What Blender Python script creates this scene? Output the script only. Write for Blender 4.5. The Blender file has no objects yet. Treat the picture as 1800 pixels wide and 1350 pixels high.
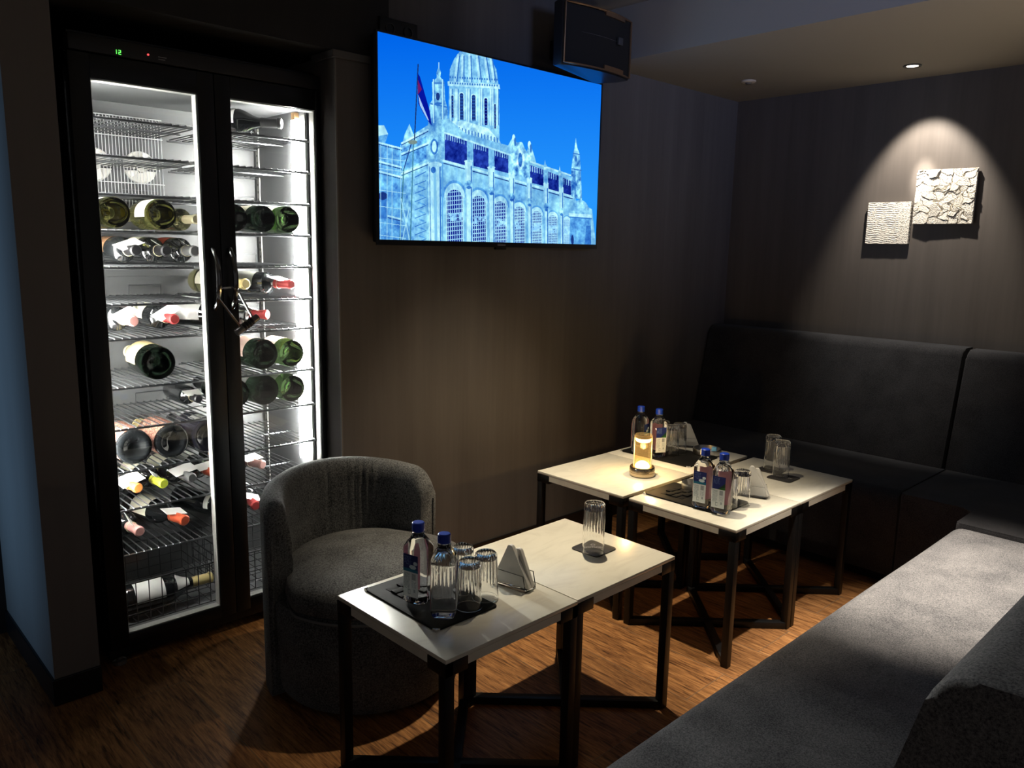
import bpy, bmesh, math, random
import numpy as np
from mathutils import Vector, Matrix
random.seed(7); rng = np.random.default_rng(7)
sc = bpy.context.scene; C = sc.collection
R = math.radians; PI = math.pi

# ------------------------------------------------------------ camera, world, lights, exposure
cam = bpy.data.cameras.new('camera'); cam.lens = 27.6; cam.sensor_width = 36; cam.clip_start = .02
co = bpy.data.objects.new('camera', cam); C.objects.link(co)
co.location = (0, 0, 1.4); co.rotation_euler = (R(80.096), R(-1.082), R(-43.596)); sc.camera = co
sc.view_settings.view_transform = 'Standard'; sc.view_settings.look = 'None'
sc.view_settings.gamma = 1; sc.view_settings.exposure = 0; sc.view_settings.use_curve_mapping = False
sc.cycles.use_denoising = True
sc.cycles.max_bounces = 16; sc.cycles.transmission_bounces = 14; sc.cycles.transparent_max_bounces = 24
sc.cycles.sample_clamp_indirect = 4.0
w = bpy.data.worlds.new('world'); sc.world = w; w.use_nodes = True
w.node_tree.nodes['Background'].inputs[0].default_value = (1.0, .96, .96, 1)
w.node_tree.nodes['Background'].inputs[1].default_value = .068

def spot(name, loc, target, watts, col, angle, blend, size):
    l = bpy.data.lights.new(name, 'SPOT'); l.energy = watts; l.color = col
    l.spot_size = R(angle); l.spot_blend = blend; l.shadow_soft_size = size
    o = bpy.data.objects.new(name, l); C.objects.link(o); o.location = loc
    o.rotation_euler = (Vector(target)-Vector(loc)).to_track_quat('-Z', 'Y').to_euler(); return o
WARM = (1.0, .83, .59)
spot('spot_over_tables', (2.07, 1.86, 2.43), (2.10, 1.80, 0), 200, WARM, 64, 1.0, .022)
spot('spot_over_bench', (2.36, .86, 2.43), (2.56, .76, .4), 560, (1.0, .88, .74), 40, 1.0, .022)
spot('spot_on_wall_art', (3.872, 1.47, 2.22), (4.16, 1.462, 1.66), 70, (1.0, .91, .79), 66, .55, .014)
spot('spot_on_wall_art_core', (3.872, 1.47, 2.22), (4.14, 1.475, 1.80), 120, (1.0, .91, .79), 15, 1.0, .014)
spot('uplight', (3.05, .20, 1.15), (3.12, .85, 2.24), 22, (1.0, .84, .58), 84, 1.0, .05)  # added warm fill aimed up at the low ceiling, no such lamp known
def area(name, loc, target, watts, col, sx, sy, spread):
    l = bpy.data.lights.new(name, 'AREA'); l.energy = watts; l.color = col; l.shape = 'RECTANGLE'; l.size = sx; l.size_y = sy; l.spread = R(spread)
    o = bpy.data.objects.new(name, l); C.objects.link(o); o.location = loc; o.rotation_euler = (Vector(target)-Vector(loc)).to_track_quat('-Z', 'Y').to_euler(); return o
area('corridor_daylight', (-1.1, 2.93, 1.15), (.5, 2.93, 1.15), 2.3, (.30, .60, 1.0), .25, 2.0, 40)  # added blue fill for the pilaster's left face, its source unseen
area('second_screen', (1.25, -1.2, 1.9), (2.95, 1.5, 2.42), 3.2, (.42, .54, 1.0), .6, .4, 46)  # made-up blue fill for the beam face, no screen stands there

# ------------------------------------------------------------ materials
MATS = {}
def nmat(name):
    m = bpy.data.materials.new(name); m.use_nodes = True; nt = m.node_tree
    return m, nt, nt.nodes['Principled BSDF']
def pm(name, col, rough=.5, metal=0, spec=None, trans=0, ior=None, emit=None, es=0, coat=0):
    if name in MATS: return MATS[name]
    m, nt, b = nmat(name)
    b.inputs['Base Color'].default_value = (*col, 1); b.inputs['Roughness'].default_value = rough
    b.inputs['Metallic'].default_value = metal
    if spec is not None: b.inputs['Specular IOR Level'].default_value = spec
    b.inputs['Transmission Weight'].default_value = trans
    if ior: b.inputs['IOR'].default_value = ior
    if coat: b.inputs['Coat Weight'].default_value = coat
    if emit: b.inputs['Emission Color'].default_value = (*emit, 1); b.inputs['Emission Strength'].default_value = es
    MATS[name] = m; return m
def N(nt, t, **kw):
    n = nt.nodes.new(t)
    for k, v in kw.items():
        if k in n.inputs: n.inputs[k].default_value = v
        else: setattr(n, k, v)
    return n
def ramp(nt, fac, stops):
    r = nt.nodes.new('ShaderNodeValToRGB'); e = r.color_ramp.elements
    e[0].position, e[0].color = stops[0][0], (*stops[0][1], 1); e[1].position, e[1].color = stops[-1][0], (*stops[-1][1], 1)
    for p, c in stops[1:-1]:
        x = e.new(p); x.color = (*c, 1)
    nt.links.new(fac, r.inputs[0]); return r.outputs[0]
def coords(nt, scale=(1, 1, 1), rot=(0, 0, 0)):
    tc = nt.nodes.new('ShaderNodeTexCoord'); mp = nt.nodes.new('ShaderNodeMapping')
    mp.inputs['Scale'].default_value = scale; mp.inputs['Rotation'].default_value = rot
    nt.links.new(tc.outputs['Object'], mp.inputs[0]); return mp.outputs[0]
def bump(nt, b, h, strength=.2, dist=.002):
    bp = N(nt, 'ShaderNodeBump', Strength=strength, Distance=dist); nt.links.new(h, bp.inputs['Height']); nt.links.new(bp.outputs[0], b.inputs['Normal'])

def wall_mat(name, lo, hi, rough=.55):
    m, nt, b = nmat(name)
    n = N(nt, 'ShaderNodeTexNoise', Scale=1.0, Detail=6, Roughness=.6); nt.links.new(coords(nt, (7, 7, .5)), n.inputs[0])
    n2 = N(nt, 'ShaderNodeTexNoise', Scale=1.0, Detail=3); nt.links.new(coords(nt, (70, 70, 2)), n2.inputs[0])
    mx = N(nt, 'ShaderNodeMix', data_type='FLOAT'); mx.inputs[0].default_value = .16
    nt.links.new(n.outputs[0], mx.inputs[2]); nt.links.new(n2.outputs[0], mx.inputs[3])
    nt.links.new(ramp(nt, mx.outputs[0], [(.28, lo), (.72, hi)]), b.inputs['Base Color'])
    b.inputs['Roughness'].default_value = rough; b.inputs['Specular IOR Level'].default_value = .3
    bump(nt, b, n2.outputs[0], .08, .001); return m
def fabric(name, lo, hi, scale=420, bs=.5):
    m, nt, b = nmat(name); cv = coords(nt)
    n = N(nt, 'ShaderNodeTexNoise', Scale=scale, Detail=3, Roughness=.75); nt.links.new(cv, n.inputs[0])
    n2 = N(nt, 'ShaderNodeTexNoise', Scale=9, Detail=4); nt.links.new(cv, n2.inputs[0])
    mx = N(nt, 'ShaderNodeMix', data_type='FLOAT'); mx.inputs[0].default_value = .25
    nt.links.new(n.outputs[0], mx.inputs[2]); nt.links.new(n2.outputs[0], mx.inputs[3])
    nt.links.new(ramp(nt, mx.outputs[0], [(.36, lo), (.64, hi)]), b.inputs['Base Color'])
    b.inputs['Roughness'].default_value = .95; b.inputs['Specular IOR Level'].default_value = .12
    b.inputs['Sheen Weight'].default_value = .12; b.inputs['Sheen Roughness'].default_value = .5
    bump(nt, b, n.outputs[0], bs, .002); return m
def wood_floor():
    m, nt, b = nmat('floor_planks'); L = nt.links
    tc = nt.nodes.new('ShaderNodeTexCoord')
    mp = nt.nodes.new('ShaderNodeMapping'); mp.inputs['Rotation'].default_value = (0, 0, R(90)); mp.inputs['Location'].default_value = (.1, .04, 0)
    L.new(tc.outputs['Object'], mp.inputs[0])
    br = N(nt, 'ShaderNodeTexBrick', Scale=1.0); br.offset = .37
    for k, v in (('Mortar Size', .0014), ('Brick Width', 1.15), ('Row Height', .225), ('Mortar Smooth', .3), ('Bias', 0)): br.inputs[k].default_value = v
    br.inputs['Color1'].default_value = (0, 0, 0, 1); br.inputs['Color2'].default_value = (1, 1, 1, 1); br.inputs['Mortar'].default_value = (.5, .5, .5, 1)
    L.new(mp.outputs[0], br.inputs[0])
    mp2 = nt.nodes.new('ShaderNodeMapping'); mp2.inputs['Scale'].default_value = (26, 2.6, 1); L.new(tc.outputs['Object'], mp2.inputs[0])
    add = N(nt, 'ShaderNodeVectorMath', operation='MULTIPLY_ADD'); add.inputs[1].default_value = (7, 9, 5)
    L.new(br.outputs['Color'], add.inputs[0]); L.new(mp2.outputs[0], add.inputs[2])
    n = N(nt, 'ShaderNodeTexNoise', Scale=1.0, Detail=9, Roughness=.68, Distortion=1.6); L.new(add.outputs[0], n.inputs[0])
    mp3 = nt.nodes.new('ShaderNodeMapping'); mp3.inputs['Scale'].default_value = (150, 13, 1); L.new(tc.outputs['Object'], mp3.inputs[0])
    n3 = N(nt, 'ShaderNodeTexNoise', Scale=1.0, Detail=4, Roughness=.6, Distortion=.8); L.new(mp3.outputs[0], n3.inputs[0])
    mx = N(nt, 'ShaderNodeMix', data_type='FLOAT'); mx.inputs[0].default_value = .5; L.new(n.outputs[0], mx.inputs[2]); L.new(n3.outputs[0], mx.inputs[3])
    col = ramp(nt, mx.outputs[0], [(.36, (.030, .012, .006)), (.45, (.20, .088, .032)), (.56, (.40, .19, .068)), (.70, (.60, .32, .125))])
    hs = N(nt, 'ShaderNodeHueSaturation'); mr = N(nt, 'ShaderNodeMapRange'); mr.inputs[3].default_value = .72; mr.inputs[4].default_value = 1.12
    L.new(br.outputs['Color'], mr.inputs[0]); L.new(mr.outputs[0], hs.inputs['Value']); L.new(col, hs.inputs['Color'])
    mc = N(nt, 'ShaderNodeMix', data_type='RGBA'); mc.inputs[7].default_value = (.16, .11, .07, 1)
    L.new(br.outputs['Fac'], mc.inputs[0]); L.new(hs.outputs[0], mc.inputs[6]); L.new(mc.outputs[2], b.inputs['Base Color'])
    b.inputs['Roughness'].default_value = .42; b.inputs['Specular IOR Level'].default_value = .35
    bump(nt, b, mx.outputs[0], .25, .002); return m
def thin_glass(name, tint=(1, 1, 1), k=1.0, rough=0.0):
    m = bpy.data.materials.new(name); m.use_nodes = True; nt = m.node_tree; nt.nodes.clear()
    o = N(nt, 'ShaderNodeOutputMaterial'); t = N(nt, 'ShaderNodeBsdfTransparent'); g = N(nt, 'ShaderNodeBsdfGlossy', Roughness=rough)
    t.inputs[0].default_value = (*tint, 1); f = N(nt, 'ShaderNodeFresnel', IOR=1.45); mu = N(nt, 'ShaderNodeMath', operation='MULTIPLY'); mu.inputs[1].default_value = k
    mx = N(nt, 'ShaderNodeMixShader'); nt.links.new(f.outputs[0], mu.inputs[0]); nt.links.new(mu.outputs[0], mx.inputs[0])
    nt.links.new(t.outputs[0], mx.inputs[1]); nt.links.new(g.outputs[0], mx.inputs[2]); nt.links.new(mx.outputs[0], o.inputs[0]); return m
def emis(name, col, s):
    m = bpy.data.materials.new(name); m.use_nodes = True; nt = m.node_tree; nt.nodes.clear()
    o = N(nt, 'ShaderNodeOutputMaterial'); e = N(nt, 'ShaderNodeEmission', Strength=s); e.inputs[0].default_value = (*col, 1); nt.links.new(e.outputs[0], o.inputs[0]); return m
def marble():
    m, nt, b = nmat('white_marble')
    n = N(nt, 'ShaderNodeTexNoise', Scale=4, Detail=6, Roughness=.6, Distortion=2.5); nt.links.new(coords(nt, (1, 2.4, 1), (0, 0, .5)), n.inputs[0])
    nt.links.new(ramp(nt, n.outputs[0], [(.3, (.72, .695, .60)), (.5, (.80, .78, .67)), (.7, (.82, .795, .69))]), b.inputs['Base Color'])
    b.inputs['Roughness'].default_value = .26; b.inputs['Subsurface Weight'].default_value = .0; return m
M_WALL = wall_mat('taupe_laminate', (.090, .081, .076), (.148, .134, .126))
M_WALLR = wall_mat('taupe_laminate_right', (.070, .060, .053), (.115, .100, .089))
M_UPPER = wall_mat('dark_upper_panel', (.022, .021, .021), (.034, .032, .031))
M_PIL = wall_mat('grey_brown_panel', (.17, .152, .142), (.20, .182, .170))
M_CEIL = pm('plaster_ceiling', (.26, .23, .19), .85)
M_FLOOR = wood_floor()
M_BLACK = pm('black_powder_coat', (.006, .006, .0065), .42, spec=.3)
M_FRAME = pm('black_cooler_paint', (.006, .0065, .008), .32)
M_STEEL = pm('brushed_steel', (.60, .60, .59), .28, 1)
M_CHROME = pm('chrome', (.75, .75, .76), .10, 1)
M_WIRE = pm('coated_wire', (.15, .155, .165), .28, .9)
M_DWIRE = pm('dark_wire', (.05, .05, .055), .35, .6)
M_LINER = pm('grey_liner', (.10, .103, .107), .42, .2)
M_MARBLE = marble()
M_FAB = fabric('charcoal_fabric', (.014, .014, .016), (.056, .056, .060), 330)  # banquette upholstery, dim light of the wall sections put into the colour
M_FABL = fabric('heather_grey_fabric', (.045, .047, .054), (.27, .265, .265), 300, .4)  # lighter copy of the same upholstery, bench lighting put into the colour
M_FABC = fabric('grey_tweed', (.015, .016, .018), (.19, .195, .195), 210, .9)
M_FABD = pm('dark_piping', (.012, .012, .014), .9)
M_LEATHER = pm('black_leather', (.006, .006, .006), .7)
M_LEATHER.node_tree.nodes['Principled BSDF'].inputs['Specular IOR Level'].default_value = .18
M_COAST = pm('dark_coaster', (.030, .029, .030), .5)
M_BLUECAP = pm('blue_cap', (.008, .045, .42), .35)
M_WATER = pm('clear_water_bottle', (1, 1, 1), .0, trans=1, ior=1.33)
M_GLASS = pm('clear_tumbler_glass', (1, 1, 1), .0, trans=1, ior=1.46)
M_ACRYL = pm('clear_acrylic', (.97, .98, 1), .02, trans=1, ior=1.4)
M_PANE = thin_glass('door_glass', (.96, .97, .97), .9)
M_PAPER = pm('white_paper', (.80, .79, .75), .8)
M_WRITE = pm('silver_print', (.42, .42, .43), .4)
M_BRASS = pm('champagne_brass', (.62, .50, .34), .25, 1)

# ------------------------------------------------------------ mesh helpers
class MB:
    def __init__(s): s.bm = bmesh.new()
    def verts(s, pts): return [s.bm.verts.new(p) for p in pts]
    def face(s, v):
        try: return s.bm.faces.new(v)
        except ValueError: return None
    def box(s, lo, hi, bev=0, M=None, seg=2):
        x0, y0, z0 = lo; x1, y1, z1 = hi
        v = s.verts([(x0, y0, z0), (x1, y0, z0), (x1, y1, z0), (x0, y1, z0), (x0, y0, z1), (x1, y0, z1), (x1, y1, z1), (x0, y1, z1)])
        fs = [s.face([v[i] for i in q]) for q in ((0, 3, 2, 1), (4, 5, 6, 7), (0, 1, 5, 4), (1, 2, 6, 5), (2, 3, 7, 6), (3, 0, 4, 7))]
        if M is not None: bmesh.ops.transform(s.bm, matrix=M, verts=v)
        if bev: bmesh.ops.bevel(s.bm, geom=list({e for f in fs for e in f.edges}), offset=bev, segments=seg, affect='EDGES', profile=.5, clamp_overlap=True)
        return s
    def tube(s, pts, r, seg=8, closed=False, cap=True, flat=None):
        pts = [Vector(p) for p in pts]; n = len(pts); rings = []; ref = None
        for i, p in enumerate(pts):
            if closed: t = pts[(i+1) % n]-pts[i-1]
            else: t = pts[min(i+1, n-1)]-pts[max(i-1, 0)]
            t.normalize()
            if ref is None: ref = Vector((0, 0, 1)) if abs(t.z) < .9 else Vector((1, 0, 0))
            a = (ref-t*ref.dot(t)).normalized(); b = t.cross(a); ref = a
            rr = r[i] if isinstance(r, (list, tuple)) else r
            rings.append(s.verts([p+(a*math.cos(2*PI*k/seg)*(flat or 1)+b*math.sin(2*PI*k/seg))*rr for k in range(seg)]))
        for i in range(n if closed else n-1):
            A, B = rings[i], rings[(i+1) % n]
            for k in range(seg): s.face([A[k], A[(k+1) % seg], B[(k+1) % seg], B[k]])
        if cap and not closed: s.face(rings[0][::-1]); s.face(rings[-1])
        return s
    def lathe(s, prof, seg=32, c=(0, 0, 0), mod=None, close=False):
        rings = []
        for j, (r, z) in enumerate(prof):
            if r < 1e-6: rings.append([s.bm.verts.new((c[0], c[1], c[2]+z))])
            else:
                ring = []
                for k in range(seg):
                    a = 2*PI*k/seg; q = r*(mod(a, j, z) if mod else 1); ring.append(s.bm.verts.new((c[0]+q*math.cos(a), c[1]+q*math.sin(a), c[2]+z)))
                rings.append(ring)
        idx = list(range(len(rings)-1))
        pairs = [(rings[i], rings[i+1]) for i in idx]+([(rings[-1], rings[0])] if close else [])
        for A, B in pairs:
            for k in range(seg):
                k2 = (k+1) % seg
                if len(A) == 1 and len(B) == 1: continue
                if len(A) == 1: s.face([A[0], B[k2], B[k]])
                elif len(B) == 1: s.face([A[k], A[k2], B[0]])
                else: s.face([A[k], A[k2], B[k2], B[k]])
        return s
    def loft(s, rings, closed_ring=True, caps=True, closed=False):
        vs = [s.verts(r) for r in rings]; n = len(vs[0])
        for i in range(len(vs)-(0 if closed else 1)):
            A, B = vs[i], vs[(i+1) % len(vs)]
            for k in range(n if closed_ring else n-1):
                s.face([A[k], A[(k+1) % n], B[(k+1) % n], B[k]])
        if caps and closed_ring and not closed: s.face(vs[0][::-1]); s.face(vs[-1])
        return s
    def prism(s, poly, lo, hi, axis='z', bev=0, seg=3):
        def P(a, b, h): return {'z': (a, b, h), 'x': (h, a, b), 'y': (a, h, b)}[axis]
        A = s.verts([P(a, b, lo) for a, b in poly]); B = s.verts([P(a, b, hi) for a, b in poly]); n = len(poly)
        f0 = s.face(A[::-1]); f1 = s.face(B)
        for k in range(n): s.face([A[k], A[(k+1) % n], B[(k+1) % n], B[k]])
        if bev: bmesh.ops.bevel(s.bm, geom=list(set(f0.edges) | set(f1.edges)), offset=bev, segments=seg, affect='EDGES', profile=.5, clamp_overlap=True)
        return s
def rpoly(pts, seg=6):
    out = []; n = len(pts)
    for i in range(n):
        x, y = pts[i][:2]; r = pts[i][2] if len(pts[i]) > 2 else 0
        if not r: out.append((x, y)); continue
        p = Vector((x, y)); a = Vector(pts[i-1][:2])-p; b = Vector(pts[(i+1) % n][:2])-p
        la, lb = a.length, b.length; a /= la; b /= lb; ang = a.angle(b); d = min(r/math.tan(ang/2), la*.49, lb*.49); rr = d*math.tan(ang/2)
        c = p+(a+b).normalized()*(rr/math.sin(ang/2)); p0 = p+a*d; p1 = p+b*d
        a0 = math.atan2(p0.y-c.y, p0.x-c.x); a1 = math.atan2(p1.y-c.y, p1.x-c.x); da = (a1-a0+PI) % (2*PI)-PI
        out += [(c.x+rr*math.cos(a0+da*k/seg), c.y+rr*math.sin(a0+da*k/seg)) for k in range(seg+1)]
    return out
def obj(name, mb, m, parent=None, smooth=35, recalc=True):
    bm = mb.bm if isinstance(mb, MB) else mb
    if recalc: bmesh.ops.recalc_face_normals(bm, faces=bm.faces)
    me = bpy.data.meshes.new(name); bm.to_mesh(me); bm.free()
    if smooth:
        for p in me.polygons: p.use_smooth = True
        me.set_sharp_from_angle(angle=R(smooth))
    o = bpy.data.objects.new(name, me); C.objects.link(o); me.materials.append(m)
    if parent: o.parent = parent
    return o
def tag(o, label, cat, group=None):
    o['label'] = label; o['category'] = cat
    if group: o['group'] = group
    return o
def thing(name, label, cat, loc=(0, 0, 0), rotz=0, group=None):
    o = bpy.data.objects.new(name, None); C.objects.link(o); o.location = loc; o.rotation_euler = (0, 0, rotz); o.empty_display_size = .05
    return tag(o, label, cat, group)
def struct(name, mb, m, smooth=0):
    o = obj(name, mb, m, None, smooth); o['kind'] = 'structure'; return o
def dup(root, loc, rotz=None, label=None):
    r = root.copy(); C.objects.link(r); r.location = loc
    if rotz is not None: r.rotation_euler = (0, 0, rotz)
    if label: r['label'] = label
    for ch in list(root.children):
        c = ch.copy(); C.objects.link(c); c.parent = r
        for g in list(ch.children):
            d = g.copy(); C.objects.link(d); d.parent = c
    return r
def mimage(name, arr):
    h, wd = arr.shape[:2]; im = bpy.data.images.new(name, wd, h); a = np.ones((h, wd, 4), np.float32); a[..., :3] = np.clip(arr, 0, 1)
    im.pixels.foreach_set(a[::-1].ravel()); im.update(); im.pack(); return im

# ------------------------------------------------------------ the room
XR, YB = 4.163, 2.52
b = MB().box((-3.2, -2, -.1), (XR+.15, 3.4, 0)); struct('floor', b, M_FLOOR)
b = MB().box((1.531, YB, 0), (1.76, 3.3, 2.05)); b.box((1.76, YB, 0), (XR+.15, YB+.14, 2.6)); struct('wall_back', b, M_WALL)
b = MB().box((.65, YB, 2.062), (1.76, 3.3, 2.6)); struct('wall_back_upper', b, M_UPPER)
b = MB().box((1.519, YB-.012, 2.036), (1.76, YB, 2.062), .002); b.box((1.519, YB, 2.036), (1.531, YB+.14, 2.062), .002); struct('trim_1', b, pm('trim_grey', (.12, .115, .11), .6))
b = MB().box((1.528, YB-.006, 0), (1.534, YB+.001, 2.036), .001); struct('trim_2', b, pm('edge_strip', (.20, .19, .18), .5))
b = MB().box((.60, 3.2, 0), (1.6, 3.3, 2.3)); struct('wall_niche', b, M_UPPER)
b = MB().box((.523, YB, 0), (.65, 3.14, 2.6)); struct('wall_left', b, M_PIL)
b = MB().box((-3.2, 3.14, 0), (.65, 3.26, 2.6)); struct('wall_far_left', b, M_UPPER)
b = MB().box((.515, YB-.008, 0), (.652, YB, .085), .002); b.box((.515, YB, 0), (.523, 3.14, .085), .002); struct('baseboard_left', b, M_FRAME)
b = MB().box((1.531, YB-.01, 0), (XR, YB, .085), .002); struct('baseboard_back', b, M_FRAME)
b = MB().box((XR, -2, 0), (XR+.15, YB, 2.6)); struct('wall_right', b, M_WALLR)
b = MB().box((-3.2, -2, 2.47), (2.94, YB, 2.6)); b.box((2.94, -2, 2.24), (XR, YB, 2.6)); struct('ceiling', b, M_CEIL)

# ------------------------------------------------------------ ceiling fittings
t = thing('downlight', 'small round recessed downlight glowing in the low ceiling above the wall panels', 'light', (3.872, 1.47, 2.24))
obj('trim_ring', MB().lathe([(.0252, 0), (.038, 0), (.039, -.004), (.036, -.006), (.0252, -.0035)], 32, close=True), pm('satin_ring', (.06, .055, .05), .4), t)
obj('lens', MB().lathe([(0, -.003), (.025, -.003), (.025, -.001), (0, -.001)], 32), emis('downlight_glow', (1, .86, .66), 6), t)
t = thing('smoke_detector', 'small round beige detector disc on the low ceiling near the corner', 'detector', (3.69, 2.183, 2.24))
obj('base', MB().lathe([(0, 0), (.036, 0), (.036, -.006), (.030, -.010), (0, -.010)], 32), pm('beige_plastic', (.55, .47, .36), .5), t)
obj('sensor_cap', MB().lathe([(0, -.010), (.017, -.010), (.014, -.018), (0, -.018)], 24), pm('brown_plastic', (.10, .08, .06), .5), t)

# ------------------------------------------------------------ wall panels (plaster reliefs)
M_PLAS = pm('white_plaster', (.74, .70, .62), .85)
def relief(name, label, y0, y1, z0, z1, th, fn, n=110):
    t = thing(name, label, 'wall art', (XR, (y0+y1)/2, (z0+z1)/2), 0, None)
    W, H = y1-y0, z1-z0; b = MB(); g = []
    U, V = np.meshgrid(np.linspace(0, 1, n), np.linspace(0, 1, n)); D = fn(U, V)
    for j in range(n):
        g.append([])
        for i in range(n):
            ex = .0016*math.sin(i*1.9+j*.7)*(j in (0, n-1)); ez = .0016*math.sin(j*2.3)*(i in (0, n-1))
            g[-1].append(b.bm.verts.new((-th-float(D[j, i]), (U[j, i]-.5)*W+ez, (V[j, i]-.5)*H+ex)))
    for j in range(n-1):
        for i in range(n-1): b.face([g[j][i], g[j+1][i], g[j+1][i+1], g[j][i+1]])
    rim = [g[0][i] for i in range(n)]+[g[j][n-1] for j in range(1, n)]+[g[n-1][i] for i in range(n-2, -1, -1)]+[g[j][0] for j in range(n-2, 0, -1)]
    back = [b.bm.verts.new((-.009, v.co.y, v.co.z)) for v in rim]
    for k in range(len(rim)): b.face([rim[k], rim[(k+1) % len(rim)], back[(k+1) % len(rim)], back[k]])
    b.face(back)
    obj('relief_face', b, M_PLAS, t, 30)
    obj('mounting_block', MB().box((-.009, -W*.36, -H*.36), (-.0005, W*.36, H*.36)), M_BLACK, t)
def f_rows(U, V):
    def sm(k):
        g = rng.random((k+2, k+2)); x = U*k; y = V*k; i = x.astype(int); j = y.astype(int); fx = x-i; fy = y-j
        return (g[j, i]*(1-fx)+g[j, i+1]*fx)*(1-fy)+(g[j+1, i]*(1-fx)+g[j+1, i+1]*fx)*fy
    NZ1 = sm(9); NZ2 = sm(13)-.3
    d = .0013*np.sin(V*2*PI*19+1.2*np.sin(U*23)+1.6*NZ1)*(U > .25)*(.35+1.3*NZ2)
    d += .0012*rng.standard_normal(U.shape)*(rng.random(U.shape) > .6)
    for k in range(7): d -= .007*(((U-.17)**2+(V-.25-.085*k)**2) < .00012)
    return d
def f_chunks(U, V):
    P = rng.random((58, 2)); hh = rng.random(58); tilt = rng.standard_normal((58, 2))*.016; best = np.full(U.shape, 9.); sec = best.copy(); idx = np.zeros(U.shape, int)
    Uw = U+.018*np.sin(V*31)+.012*np.sin(U*47+V*29); Vw = V+.02*np.sin(U*27)+.010*np.sin(V*53)
    for k, (a, c) in enumerate(P):
        d = np.sqrt((Uw-a)**2+((Vw-c)*1.15)**2); m = d < best; sec = np.where(m, best, np.minimum(sec, d)); best = np.where(m, d, best); idx = np.where(m, k, idx)
    e = sec-best; h = .002+.007*hh[idx]+tilt[idx, 0]*(U-P[idx, 0])*4*.3+tilt[idx, 1]*(V-P[idx, 1])*4*.3
    return np.where(e < .009*(.3+1.4*hh[idx]), -.006, h)+.0008*rng.standard_normal(U.shape)
relief('plaster_panel', 'smaller square white plaster panel with faint combed rows on the right wall', 1.510, 1.717, 1.452, 1.655, .026, f_rows)
relief('plaster_panel', 'larger square white plaster panel with rough broken chunks under the wall spotlight', 1.232, 1.496, 1.549, 1.802, .024, f_chunks, 170)

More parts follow.
